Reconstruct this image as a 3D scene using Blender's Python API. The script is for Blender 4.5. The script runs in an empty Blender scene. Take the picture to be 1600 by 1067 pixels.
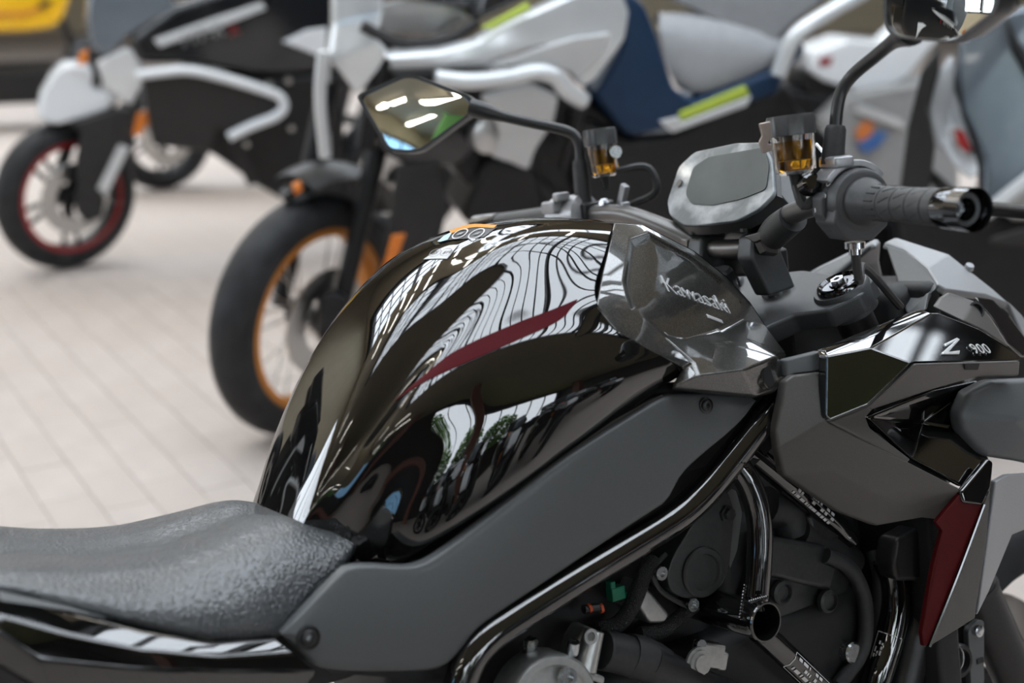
import bpy, bmesh, math, random
from mathutils import Vector, Matrix, Quaternion
random.seed(7)
scene = bpy.context.scene
COL = scene.collection
W, H = 1600, 1067
# ------------------------------------------------------------------ camera
FPX, CAMH, PITCH = 2060.0, 1.288, 0.289
cam_d = bpy.data.cameras.new('camera')
cam_d.sensor_width = 36.0
cam_d.lens = FPX / W * 36.0
cam_d.clip_start = 0.02
cam_d.clip_end = 200
cam_d.dof.use_dof = True
cam_d.dof.focus_distance = 1.38
cam_d.dof.aperture_fstop = 2.9
cam_d.dof.aperture_blades = 9
cam = bpy.data.objects.new('camera', cam_d)
COL.objects.link(cam)
cam.location = (0, 0, CAMH)
cam.rotation_euler = (math.pi / 2 - PITCH, 0, 0)
scene.camera = cam
# ------------------------------------------------------------------ world: bright overcast sky
SKY = 7.0
world = bpy.data.worlds.new('overcast_sky')
scene.world = world
world.use_nodes = True
wn = world.node_tree.nodes
bgn = wn['Background']
bgn.inputs[0].default_value = (0.85, 0.92, 1.0, 1)
bgn.inputs[1].default_value = SKY
# ------------------------------------------------------------------ exposure and colour
vs = scene.view_settings
vs.view_transform = 'Standard'
vs.look = 'None'
vs.gamma = 1.0
vs.use_curve_mapping = False
vs.exposure = 0.0
cy = scene.cycles
cy.use_denoising = True
cy.use_adaptive_sampling = True
cy.adaptive_threshold = 0.04
cy.max_bounces = 8
cy.diffuse_bounces = 3
cy.glossy_bounces = 4
cy.transmission_bounces = 8
cy.transparent_max_bounces = 12
cy.caustics_reflective = False
cy.caustics_refractive = False
cy.sample_clamp_indirect = 6.0
cy.blur_glossy = 0.3
# skylight openings of the hall roof (x0, x1, y0, y1); each gets a light portal for clean sampling
ROOF_Z = 4.5
SKYLIGHTS = [(-4.4, 6.0, 0.2, 4.2), (-9.0, 9.0, 8.0, 12.5)]  # the second opening is added to brighten the floor further back
for sx0, sx1, sy0, sy1 in SKYLIGHTS:
    ld = bpy.data.lights.new('skylight_portal', 'AREA')
    ld.shape = 'RECTANGLE'
    ld.size, ld.size_y = sx1 - sx0, sy1 - sy0
    ld.cycles.is_portal = True
    lo = bpy.data.objects.new('skylight_portal', ld)
    COL.objects.link(lo)
    lo.location = ((sx0 + sx1) / 2, (sy0 + sy1) / 2, ROOF_Z + 0.35)
ld = bpy.data.lights.new('window_portal', 'AREA')
ld.shape = 'RECTANGLE'
ld.size, ld.size_y = 11.0, 3.3
ld.cycles.is_portal = True
lo = bpy.data.objects.new('window_portal', ld)
COL.objects.link(lo)
lo.location = (4.0, -7.1, 2.55)
lo.rotation_euler = (math.pi / 2, 0, 0)
ld = bpy.data.lights.new('fill_opening_portal', 'AREA')  # portal of the unseen opening added for fill from the left
ld.shape = 'RECTANGLE'
ld.size, ld.size_y = 2.4, 7.0
ld.cycles.is_portal = True
lo = bpy.data.objects.new('fill_opening_portal', ld)
COL.objects.link(lo)
lo.location = (-9.6, 3.5, 2.0)
lo.rotation_euler = (0, -math.pi / 2, 0)

# ------------------------------------------------------------------ projection helpers (photo pixel -> point on a plane of a thing's own frame)
def pix_ray(px, py):
    a, b = (px - W / 2) / FPX, (H / 2 - py) / FPX
    fw = Vector((0, math.cos(PITCH), -math.sin(PITCH)))
    up = Vector((0, math.sin(PITCH), math.cos(PITCH)))
    return Vector((1, 0, 0)) * a + up * b + fw

class Frame:
    """A vehicle's own frame: X forward, Y left, Z up, standing on the ground and leaning on its side stand."""
    def __init__(s, x, y, heading, lean):
        s.M = Matrix.Translation((x, y, 0)) @ Matrix.Rotation(math.radians(heading), 4, 'Z') @ Matrix.Rotation(-math.radians(lean), 4, 'X')
        s.I = s.M.inverted()
        s.o = s.I @ Vector((0, 0, CAMH))
    def at(s, px, py, Y=None, X=None, Z=None):
        d = s.I.to_3x3() @ pix_ray(px, py)
        if Y is not None: t = (Y - s.o.y) / d.y
        elif X is not None: t = (X - s.o.x) / d.x
        else: t = (Z - s.o.z) / d.z
        return s.o + d * t

# ------------------------------------------------------------------ materials
def mat(name, color, rough=0.5, metal=0.0, ior=1.5, coat=0.0, coat_rough=0.03, noise=None, bump=None, trans=0.0, emit=None, rvar=None, flake=None, spec=None):
    m = bpy.data.materials.new(name)
    m.use_nodes = True
    nt = m.node_tree
    b = nt.nodes['Principled BSDF']
    col = (*color, 1)
    b.inputs['Base Color'].default_value = col
    b.inputs['Roughness'].default_value = rough
    b.inputs['Metallic'].default_value = metal
    b.inputs['IOR'].default_value = ior
    b.inputs['Coat Weight'].default_value = coat
    b.inputs['Coat Roughness'].default_value = coat_rough
    b.inputs['Transmission Weight'].default_value = trans
    if spec is not None: b.inputs['Specular IOR Level'].default_value = spec
    tc = nt.nodes.new('ShaderNodeTexCoord')
    if noise or flake:
        sc, c2, lo, hi = (flake or noise)
        if flake:
            tx = nt.nodes.new('ShaderNodeTexVoronoi')
        else:
            tx = nt.nodes.new('ShaderNodeTexNoise'); tx.inputs['Detail'].default_value = 5
        tx.inputs['Scale'].default_value = sc
        nt.links.new(tc.outputs['Object'], tx.inputs['Vector'])
        rp = nt.nodes.new('ShaderNodeMapRange')
        rp.inputs['From Min'].default_value = lo; rp.inputs['From Max'].default_value = hi
        src = tx.outputs['Color'] if flake else tx.outputs['Fac']
        if flake:
            sep = nt.nodes.new('ShaderNodeSeparateColor'); nt.links.new(src, sep.inputs[0]); src = sep.outputs[0]
        nt.links.new(src, rp.inputs['Value'])
        mx = nt.nodes.new('ShaderNodeMix'); mx.data_type = 'RGBA'
        mx.inputs['A'].default_value = col; mx.inputs['B'].default_value = (*c2, 1)
        nt.links.new(rp.outputs[0], mx.inputs['Factor'])
        nt.links.new(mx.outputs['Result'], b.inputs['Base Color'])
    if rvar:
        t2 = nt.nodes.new('ShaderNodeTexNoise'); t2.inputs['Scale'].default_value = rvar[0]; t2.inputs['Detail'].default_value = 4
        nt.links.new(tc.outputs['Object'], t2.inputs['Vector'])
        r2 = nt.nodes.new('ShaderNodeMapRange')
        r2.inputs['To Min'].default_value = rvar[1]; r2.inputs['To Max'].default_value = rvar[2]
        nt.links.new(t2.outputs['Fac'], r2.inputs['Value']); nt.links.new(r2.outputs[0], b.inputs['Roughness'])
    if bump:
        kind, sc, dist, st = bump
        if kind == 'voronoi':
            t3 = nt.nodes.new('ShaderNodeTexVoronoi'); t3.feature = 'DISTANCE_TO_EDGE'
            t3.inputs['Scale'].default_value = sc
            rr = nt.nodes.new('ShaderNodeMapRange'); rr.inputs['From Max'].default_value = 0.28
            rr.interpolation_type = 'SMOOTHSTEP'
            nt.links.new(t3.outputs['Distance'], rr.inputs['Value']); out = rr.outputs[0]
        elif kind == 'pebble':
            t3 = nt.nodes.new('ShaderNodeTexVoronoi'); t3.feature = 'SMOOTH_F1'; t3.inputs['Scale'].default_value = sc; t3.inputs['Smoothness'].default_value = 0.25
            rr = nt.nodes.new('ShaderNodeMapRange'); rr.inputs['From Min'].default_value = 0.05; rr.inputs['From Max'].default_value = 0.62
            rr.inputs['To Min'].default_value = 1.0; rr.inputs['To Max'].default_value = 0.0
            nt.links.new(t3.outputs['Distance'], rr.inputs['Value']); out = rr.outputs[0]
        elif kind == 'wave':
            t3 = nt.nodes.new('ShaderNodeTexWave'); t3.inputs['Scale'].default_value = sc; t3.inputs['Distortion'].default_value = 1.5
            out = t3.outputs['Fac']
        else:
            t3 = nt.nodes.new('ShaderNodeTexNoise'); t3.inputs['Scale'].default_value = sc; t3.inputs['Detail'].default_value = 3
            out = t3.outputs['Fac']
        nt.links.new(tc.outputs['Object'], t3.inputs['Vector'])
        bp = nt.nodes.new('ShaderNodeBump'); bp.inputs['Strength'].default_value = st; bp.inputs['Distance'].default_value = dist
        nt.links.new(out, bp.inputs['Height']); nt.links.new(bp.outputs[0], b.inputs['Normal'])
    if emit:
        b.inputs['Emission Color'].default_value = (*emit[0], 1); b.inputs['Emission Strength'].default_value = emit[1]
    return m

M = {}
M['tank_black'] = mat('gloss_black_paint', (0.004, 0.004, 0.004), 0.03, ior=2.0, flake=(2600, (0.02, 0.018, 0.015), 0.90, 1.0))
M['spark_black'] = mat('metallic_spark_black_paint', (0.028, 0.028, 0.026), 0.30, metal=0.55, coat=1.0, coat_rough=0.02, flake=(2400, (0.16, 0.155, 0.14), 0.72, 1.0))
M['spark_black'].node_tree.nodes['Principled BSDF'].inputs['Coat IOR'].default_value = 1.9
M['candy_red'] = mat('dark_red_vinyl', (0.080, 0.004, 0.007), 0.5, ior=1.18, noise=(60, (0.075, 0.004, 0.007), 0.3, 0.7))
M['fin_red'] = mat('dark_red_satin', (0.075, 0.003, 0.004), 0.5, spec=0.2, noise=(60, (0.07, 0.003, 0.004), 0.3, 0.7))
M['cover_grey'] = mat('matte_grey_plastic', (0.080, 0.085, 0.088), 0.38, noise=(900, (0.096, 0.101, 0.104), 0.35, 0.7), bump=('noise', 1500, 0.0004, 0.25))
M['warm_grey'] = mat('matte_warm_grey_plastic', (0.082, 0.076, 0.071), 0.40, noise=(700, (0.096, 0.090, 0.084), 0.35, 0.7), bump=('noise', 1500, 0.0004, 0.2))
M['cowl_grey'] = mat('matte_light_grey_paint', (0.30, 0.305, 0.315), 0.38, metal=0.2, noise=(800, (0.33, 0.335, 0.345), 0.35, 0.7))
M['frame_black'] = mat('gloss_black_powder_coat', (0.006, 0.006, 0.006), 0.05, ior=2.0, bump=('noise', 120, 0.0006, 0.06))
M['seat'] = mat('grained_black_vinyl', (0.060, 0.065, 0.070), 0.30, ior=1.75, bump=('pebble', 300, 0.0014, 0.6))
M['black_plastic'] = mat('black_plastic', (0.014, 0.014, 0.015), 0.36, noise=(300, (0.020, 0.020, 0.021), 0.3, 0.7), bump=('noise', 900, 0.0004, 0.2))
M['dark_core'] = mat('black_rubberised_plastic', (0.006, 0.006, 0.0065), 0.6, noise=(40, (0.011, 0.011, 0.012), 0.3, 0.7))
M['rubber'] = mat('black_rubber', (0.020, 0.020, 0.021), 0.55, noise=(200, (0.030, 0.030, 0.031), 0.3, 0.7))
M['grip'] = mat('grey_black_grip_rubber', (0.045, 0.046, 0.048), 0.50, noise=(400, (0.060, 0.061, 0.063), 0.3, 0.7))
M['switch'] = mat('satin_dark_grey_switch_housing', (0.050, 0.051, 0.055), 0.42, noise=(900, (0.062, 0.063, 0.067), 0.3, 0.7), bump=('noise', 1800, 0.0003, 0.3))
M['chrome_black'] = mat('black_chrome', (0.11, 0.11, 0.115), 0.07, metal=1.0, rvar=(90, 0.05, 0.10))
M['chrome'] = mat('chrome', (0.72, 0.73, 0.75), 0.08, metal=1.0, rvar=(60, 0.05, 0.12))
M['alu'] = mat('cast_aluminium', (0.42, 0.43, 0.42), 0.36, metal=0.85, noise=(220, (0.50, 0.50, 0.49), 0.3, 0.7), bump=('noise', 700, 0.0005, 0.3))
M['alu_dark'] = mat('dark_cast_engine_metal', (0.040, 0.042, 0.042), 0.42, metal=0.35, noise=(160, (0.055, 0.057, 0.056), 0.3, 0.7), bump=('noise', 600, 0.0004, 0.3))
M['satin_metal'] = mat('satin_silver_clamp', (0.33, 0.33, 0.345), 0.38, metal=0.6, noise=(300, (0.38, 0.38, 0.39), 0.3, 0.7))
M['steel'] = mat('zinc_steel', (0.50, 0.52, 0.54), 0.25, metal=1.0, rvar=(200, 0.18, 0.34))
M['copper'] = mat('copper_washer', (0.55, 0.24, 0.14), 0.3, metal=1.0, rvar=(200, 0.2, 0.4))
M['triple'] = mat('satin_grey_triple_clamp', (0.065, 0.068, 0.072), 0.42, metal=0.3, noise=(400, (0.08, 0.083, 0.087), 0.3, 0.7))
M['bar_metal'] = mat('satin_bronze_handlebar', (0.16, 0.155, 0.15), 0.35, metal=0.75, rvar=(150, 0.3, 0.42))
M['mirror_glass'] = mat('mirror_glass', (0.90, 0.90, 0.86), 0.0, metal=1.0, rvar=(2, 0.0, 0.004))
M['mirror_shell'] = mat('satin_black_mirror_shell', (0.020, 0.020, 0.021), 0.34, noise=(500, (0.026, 0.026, 0.027), 0.3, 0.7))
M['white_print'] = mat('white_print', (0.72, 0.72, 0.72), 0.4, noise=(90, (0.62, 0.62, 0.62), 0.3, 0.7))
M['grey_print'] = mat('grey_print', (0.30, 0.30, 0.30), 0.5, noise=(90, (0.26, 0.26, 0.26), 0.3, 0.7))
M['orange_print'] = mat('orange_print', (0.85, 0.34, 0.02), 0.35, noise=(60, (0.78, 0.30, 0.02), 0.3, 0.7))
M['black_print'] = mat('black_print', (0.012, 0.012, 0.014), 0.35, noise=(60, (0.018, 0.018, 0.02), 0.3, 0.7))
M['blue_print'] = mat('pale_blue_print', (0.55, 0.70, 0.78), 0.35, noise=(60, (0.5, 0.66, 0.75), 0.3, 0.7))
M['emblem'] = mat('polished_emblem', (0.85, 0.86, 0.87), 0.30, metal=0.6, rvar=(150, 0.1, 0.2))
M['screen'] = mat('dark_display_glass', (0.032, 0.046, 0.049), 0.30, ior=1.45, noise=(12, (0.060, 0.076, 0.080), 0.35, 0.65))
M['film'] = mat('display_bezel_under_film', (0.14, 0.16, 0.17), 0.28, metal=0.0, coat=0.5, noise=(22, (0.42, 0.44, 0.46), 0.48, 0.66), bump=('noise', 28, 0.004, 0.5))
M['green_plastic'] = mat('green_connector', (0.003, 0.16, 0.085), 0.45, noise=(100, (0.004, 0.13, 0.07), 0.3, 0.7))
M['orange_wire'] = mat('orange_red_wire', (0.55, 0.08, 0.02), 0.4, noise=(100, (0.48, 0.06, 0.02), 0.3, 0.7))
M['braid'] = mat('braided_sleeve', (0.012, 0.012, 0.013), 0.5, bump=('voronoi', 500, 0.002, 0.9), noise=(600, (0.05, 0.05, 0.05), 0.55, 0.7))
M['amber'] = mat('amber_brake_fluid', (0.93, 0.40, 0.02), 0.02, ior=1.38, trans=1.0, noise=(30, (0.98, 0.48, 0.03), 0.3, 0.7))
M['clear'] = mat('clear_plastic_cup', (0.97, 0.95, 0.92), 0.03, ior=1.30, trans=1.0, rvar=(30, 0.02, 0.05))
# background vehicles
M['bg_black'] = mat('bg_satin_black', (0.007, 0.007, 0.0075), 0.42, spec=0.35, noise=(30, (0.011, 0.011, 0.012), 0.3, 0.7))
M['bg_gloss_black'] = mat('bg_gloss_black', (0.008, 0.009, 0.011), 0.12, ior=1.7, noise=(30, (0.012, 0.013, 0.015), 0.3, 0.7))
M['bg_darkgrey'] = mat('bg_dark_grey_plastic', (0.022, 0.021, 0.021), 0.5, spec=0.35, noise=(30, (0.027, 0.026, 0.026), 0.3, 0.7))
M['bg_white'] = mat('bg_white_paint', (0.80, 0.83, 0.86), 0.22, coat=0.4, noise=(10, (0.77, 0.80, 0.83), 0.3, 0.7))
M['bg_silver'] = mat('bg_silver_paint', (0.66, 0.68, 0.69), 0.24, metal=0.35, coat=0.6, noise=(12, (0.72, 0.74, 0.75), 0.3, 0.7))
M['bg_grey'] = mat('bg_light_grey_paint', (0.58, 0.59, 0.595), 0.34, metal=0.1, noise=(12, (0.62, 0.63, 0.635), 0.3, 0.7))
M['bg_seat'] = mat('bg_grey_seat_vinyl', (0.27, 0.275, 0.285), 0.5, noise=(40, (0.30, 0.305, 0.315), 0.3, 0.7))
M['bg_navy'] = mat('bg_navy_paint', (0.006, 0.026, 0.066), 0.4, spec=0.3, noise=(12, (0.008, 0.032, 0.078), 0.3, 0.7))
M['bg_lime'] = mat('bg_lime_paint', (0.45, 0.56, 0.06), 0.4, noise=(20, (0.40, 0.50, 0.05), 0.3, 0.7))
M['bg_orange'] = mat('bg_orange_anodised', (0.62, 0.24, 0.035), 0.32, metal=0.35, noise=(20, (0.55, 0.20, 0.03), 0.3, 0.7))
M['bg_seat2'] = mat('bg_dark_grey_seat_vinyl', (0.15, 0.152, 0.158), 0.5, noise=(40, (0.17, 0.172, 0.178), 0.3, 0.7))
M['bg_red'] = mat('bg_red_rim_paint', (0.30, 0.012, 0.014), 0.35, noise=(20, (0.26, 0.010, 0.012), 0.3, 0.7))
M['reflector'] = mat('orange_reflector', (0.80, 0.22, 0.01), 0.25, coat=0.5, noise=(40, (0.70, 0.18, 0.01), 0.3, 0.7))
M['bg_yellow'] = mat('bg_yellow_paint', (0.80, 0.47, 0.005), 0.25, coat=0.4, noise=(10, (0.75, 0.43, 0.005), 0.3, 0.7))
M['tyre'] = mat('tyre_rubber', (0.012, 0.0125, 0.0135), 0.55, spec=0.35, noise=(18, (0.026, 0.027, 0.030), 0.35, 0.7))
M['cap_grey'] = mat('reservoir_cap_plastic', (0.055, 0.056, 0.058), 0.32, noise=(400, (0.066, 0.067, 0.069), 0.3, 0.7))
M['bracket'] = mat('beige_metal_bracket', (0.36, 0.29, 0.25), 0.35, metal=0.5, noise=(200, (0.40, 0.33, 0.29), 0.3, 0.7))
M['bg_case'] = mat('bg_grey_case', (0.30, 0.305, 0.305), 0.4, noise=(10, (0.33, 0.335, 0.335), 0.3, 0.7))
M['bg_steel'] = mat('bg_steel', (0.55, 0.55, 0.54), 0.3, metal=1.0, rvar=(40, 0.22, 0.4))
M['bg_bluegrey'] = mat('bg_blue_grey_metallic', (0.15, 0.18, 0.215), 0.24, metal=0.4, coat=0.5, noise=(10, (0.19, 0.22, 0.25), 0.3, 0.7))
M['sticker_blue'] = mat('blue_sticker', (0.06, 0.16, 0.42), 0.4, noise=(30, (0.05, 0.14, 0.38), 0.3, 0.7))
M['sticker_orange'] = mat('orange_sticker', (0.70, 0.22, 0.06), 0.4, noise=(30, (0.62, 0.19, 0.05), 0.3, 0.7))
# hall
M['paver'] = mat('paver_concrete', (0.44, 0.382, 0.345), 0.75, noise=(9, (0.465, 0.405, 0.367), 0.35, 0.65), bump=('noise', 160, 0.002, 0.3))
M['paver_b'] = mat('paver_concrete_warm', (0.45, 0.388, 0.346), 0.75, noise=(8, (0.43, 0.372, 0.335), 0.35, 0.65), bump=('noise', 160, 0.002, 0.3))
M['ceiling'] = mat('beige_ceiling_paint', (0.43, 0.37, 0.26), 0.8, noise=(1.5, (0.40, 0.34, 0.24), 0.3, 0.7))
M['wall_beige'] = mat('beige_wall_plaster', (0.52, 0.46, 0.34), 0.8, noise=(2, (0.47, 0.41, 0.30), 0.3, 0.7))
M['wall_dark'] = mat('dark_brown_wall', (0.030, 0.022, 0.019), 0.7, noise=(3, (0.045, 0.030, 0.025), 0.3, 0.7))
M['terracotta'] = mat('terracotta_column', (0.30, 0.12, 0.085), 0.6, noise=(6, (0.25, 0.10, 0.07), 0.3, 0.7))
M['steel_dark'] = mat('dark_roof_steel', (0.018, 0.019, 0.021), 0.5, noise=(8, (0.024, 0.025, 0.027), 0.3, 0.7))
M['tube'] = mat('fluorescent_tube', (0.9, 0.9, 0.9), 0.4, emit=((1.0, 0.96, 0.88), 14.0))
M['lamp_body'] = mat('white_lamp_body', (0.7, 0.7, 0.68), 0.5, noise=(20, (0.65, 0.65, 0.63), 0.3, 0.7))
M['leaves'] = mat('tree_leaves', (0.10, 0.22, 0.03), 0.6, noise=(5, (0.22, 0.38, 0.07), 0.3, 0.7), bump=('noise', 12, 0.1, 0.6))
M['bark'] = mat('tree_bark', (0.06, 0.04, 0.03), 0.8, noise=(8, (0.09, 0.065, 0.05), 0.3, 0.7))
M['grass'] = mat('outside_grass', (0.05, 0.10, 0.02), 0.9, noise=(3, (0.08, 0.14, 0.03), 0.3, 0.7))
M['green_banner'] = mat('green_banner', (0.34, 0.82, 0.30), 0.6, noise=(4, (0.30, 0.76, 0.26), 0.3, 0.7))
M['screen_blue'] = mat('lit_blue_window', (0.2, 0.3, 0.4), 0.3, emit=((0.30, 0.62, 1.0), 1.6))
def pane_mat():
    m = bpy.data.materials.new('roof_glass'); m.use_nodes = True
    nt = m.node_tree; nt.nodes.clear()
    o = nt.nodes.new('ShaderNodeOutputMaterial'); mx = nt.nodes.new('ShaderNodeMixShader')
    t = nt.nodes.new('ShaderNodeBsdfTransparent'); g = nt.nodes.new('ShaderNodeBsdfGlossy')
    n = nt.nodes.new('ShaderNodeTexNoise'); n.inputs['Scale'].default_value = 1.2
    r = nt.nodes.new('ShaderNodeMapRange'); r.inputs['To Min'].default_value = 0.90; r.inputs['To Max'].default_value = 0.98
    nt.links.new(n.outputs['Fac'], r.inputs['Value']); nt.links.new(r.outputs[0], t.inputs[0])
    g.inputs['Roughness'].default_value = 0.05; mx.inputs[0].default_value = 0.04
    nt.links.new(t.outputs[0], mx.inputs[1]); nt.links.new(g.outputs[0], mx.inputs[2]); nt.links.new(mx.outputs[0], o.inputs[0])
    return m
M['roof_glass'] = pane_mat()
M['clear_lens'] = pane_mat(); M['clear_lens'].name = 'clear_lens_plastic'

# ------------------------------------------------------------------ object helpers
def tag(o, label=None, cat=None, group=None, kind=None):
    if label: o['label'] = label
    if cat: o['category'] = cat
    if group: o['group'] = group
    if kind: o['kind'] = kind
    return o

def empty(name, matrix):
    o = bpy.data.objects.new(name, None)
    COL.objects.link(o)
    o.matrix_world = matrix
    o.empty_display_size = 0.1
    return o

def link(name, me, material, parent=None, label=None):
    o = bpy.data.objects.new(name, me)
    COL.objects.link(o)
    if material is not None: me.materials.append(M[material])
    if parent is not None: o.parent = parent
    if label: o['label'] = label
    return o

class MB:
    """Collects vertices and faces of one mesh."""
    def __init__(s): s.v, s.f = [], []
    def add(s, vs_, fs):
        k = len(s.v)
        s.v += [Vector(p) for p in vs_]
        s.f += [tuple(i + k for i in f) for f in fs]
        return s
    def box(s, c, size, rot=None):
        c = Vector(c); hx, hy, hz = [a / 2 for a in size]
        p = [Vector((x, y, z)) for x in (-hx, hx) for y in (-hy, hy) for z in (-hz, hz)]
        if rot is not None: p = [rot @ q for q in p]
        return s.add([c + q for q in p], [(0, 1, 3, 2), (4, 6, 7, 5), (0, 4, 5, 1), (2, 3, 7, 6), (0, 2, 6, 4), (1, 5, 7, 3)])
    def tube(s, path, r, n=14, cap=True, inner=None):
        path = [Vector(p) for p in path]
        rs = r if isinstance(r, (list, tuple)) else [r] * len(path)
        k = len(path); rings = []
        t0 = (path[1] - path[0]).normalized()
        ref = t0.cross(Vector((0.3, 0.2, 0.93)))
        if ref.length < 1e-3: ref = t0.cross(Vector((1, 0, 0)))
        ref.normalize()
        for i in range(k):
            t = (path[min(i + 1, k - 1)] - path[max(i - 1, 0)]).normalized()
            ref = (ref - t * ref.dot(t)).normalized()
            b = t.cross(ref)
            rings.append([path[i] + (ref * math.cos(2 * math.pi * j / n) + b * math.sin(2 * math.pi * j / n)) * rs[i] for j in range(n)])
        vs_ = [p for g in rings for p in g]
        fs = [(i * n + j, i * n + (j + 1) % n, (i + 1) * n + (j + 1) % n, (i + 1) * n + j) for i in range(k - 1) for j in range(n)]
        if cap:
            fs.append(tuple(range(n - 1, -1, -1))); fs.append(tuple((k - 1) * n + j for j in range(n)))
        return s.add(vs_, fs)
    def lathe(s, base, axis, prof, n=28, ref=None, close=False):
        """prof: list of (distance along axis, radius)."""
        base = Vector(base); a = Vector(axis).normalized()
        u = a.cross(Vector((0.31, 0.2, 0.93))) if ref is None else Vector(ref)
        u = (u - a * u.dot(a)).normalized(); w = a.cross(u)
        k = len(prof); vs_ = []
        for d, r in prof:
            for j in range(n):
                q = 2 * math.pi * j / n
                vs_.append(base + a * d + (u * math.cos(q) + w * math.sin(q)) * max(r, 1e-5))
        fs = [(i * n + j, i * n + (j + 1) % n, (i + 1) * n + (j + 1) % n, (i + 1) * n + j) for i in range(k - 1) for j in range(n)]
        if close: fs += [((k - 1) * n + j, (k - 1) * n + (j + 1) % n, (j + 1) % n, j) for j in range(n)]
        else:
            fs.append(tuple(range(n - 1, -1, -1))); fs.append(tuple((k - 1) * n + j for j in range(n)))
        return s.add(vs_, fs)
    def grid(s, rows, close_u=False):
        k, n = len(rows), len(rows[0])
        fs = [(i * n + j, i * n + j + 1, (i + 1) * n + j + 1, (i + 1) * n + j) for i in range(k - 1) for j in range(n - 1)]
        if close_u: fs += [(i * n + n - 1, i * n, (i + 1) * n, (i + 1) * n + n - 1) for i in range(k - 1)]
        return s.add([p for r in rows for p in r], fs)
    def shell(s, pts, faces, off):
        """A faceted sheet given a real thickness: off is the offset to its back (one vector or one for each point)."""
        pts = [Vector(p) for p in pts]; n = len(pts)
        offs = off if isinstance(off, list) else [Vector(off)] * n
        edges = {}
        for f in faces:
            for i in range(len(f)):
                e = (f[i], f[(i + 1) % len(f)])
                edges[e] = 1
        fs = [tuple(f) for f in faces] + [tuple(i + n for i in reversed(f)) for f in faces]
        for (a, b) in edges:
            if (b, a) not in edges: fs.append((b, a, a + n, b + n))
        return s.add(pts + [pts[i] + offs[i] for i in range(n)], fs)
    def mirror(s):
        k = len(s.v)
        s.v += [Vector((p.x, -p.y, p.z)) for p in s.v[:k]]
        s.f += [tuple(i + k for i in reversed(f)) for f in s.f[:]]
        return s
    def build(s, name, material, parent=None, smooth=True, bevel=0, segs=2, sub=0, angle=32, label=None, merge=False):
        me = bpy.data.meshes.new(name)
        me.from_pydata([tuple(p) for p in s.v], [], s.f)
        bm = bmesh.new(); bm.from_mesh(me)
        if merge: bmesh.ops.remove_doubles(bm, verts=bm.verts, dist=1e-5)
        bmesh.ops.recalc_face_normals(bm, faces=bm.faces)
        for f in bm.faces: f.smooth = smooth
        if smooth and not sub:
            ang = math.radians(angle)
            for e in bm.edges:
                if len(e.link_faces) == 2 and e.calc_face_angle(0) > ang: e.smooth = False
        bm.to_mesh(me); bm.free()
        o = link(name, me, material, parent, label)
        if bevel:
            m = o.modifiers.new('edges', 'BEVEL'); m.width = bevel; m.segments = segs; m.limit_method = 'ANGLE'; m.angle_limit = math.radians(18)
            m.harden_normals = False
            for p in me.polygons: p.use_smooth = True
            bm = bmesh.new(); bm.from_mesh(me)
            for e in bm.edges: e.smooth = True
            bm.to_mesh(me); bm.free()
            w = o.modifiers.new('normals', 'WEIGHTED_NORMAL'); w.keep_sharp = False
        if sub:
            m = o.modifiers.new('smooth', 'SUBSURF'); m.levels = sub; m.render_levels = sub
        return o

def spline(pts, n):
    """Catmull-Rom through the points, n samples, chord-length spaced."""
    pts = [Vector(p) for p in pts]
    if len(pts) == 2: return [pts[0].lerp(pts[1], i / (n - 1)) for i in range(n)]
    d = [0.0]
    for i in range(1, len(pts)): d.append(d[-1] + max((pts[i] - pts[i - 1]).length, 1e-6))
    out = []
    for k in range(n):
        s = d[-1] * k / (n - 1)
        i = 0
        while i < len(pts) - 2 and s > d[i + 1]: i += 1
        t = (s - d[i]) / (d[i + 1] - d[i])
        p1, p2 = pts[i], pts[i + 1]
        h = d[i + 1] - d[i]
        m1 = (p2 - pts[i - 1]) / (d[i + 1] - d[i - 1]) * h if i > 0 else (p2 - p1)
        m2 = (pts[i + 2] - p1) / (d[i + 2] - d[i]) * h if i + 2 < len(pts) else (p2 - p1)
        t2, t3 = t * t, t * t * t
        out.append(p1 * (2 * t3 - 3 * t2 + 1) + m1 * (t3 - 2 * t2 + t) + p2 * (-2 * t3 + 3 * t2) + m2 * (t3 - t2))
    return out

def loft(lines, nl, nc):
    """lines: longitudinal lines; returns rows across them (nl rows of nc points)."""
    ls = [spline(l, nl) for l in lines]
    return [spline([l[i] for l in ls], nc) for i in range(nl)]

def ellipse_ring(c, u, v, n=24): return [Vector(c) + Vector(u) * math.cos(2 * math.pi * i / n) + Vector(v) * math.sin(2 * math.pi * i / n) for i in range(n)]

def round_poly(pts, r, n=4):
    """Round the corners of a closed 3D outline."""
    pts = [Vector(p) for p in pts]; out = []
    for i, p in enumerate(pts):
        a, b = pts[i - 1] - p, pts[(i + 1) % len(pts)] - p
        ra = min(r, a.length * 0.45, b.length * 0.45)
        pa, pb = p + a.normalized() * ra, p + b.normalized() * ra
        for k in range(n + 1):
            t = k / n
            out.append(pa * (1 - t) ** 2 + p * 2 * t * (1 - t) + pb * t * t)
    return out

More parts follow.
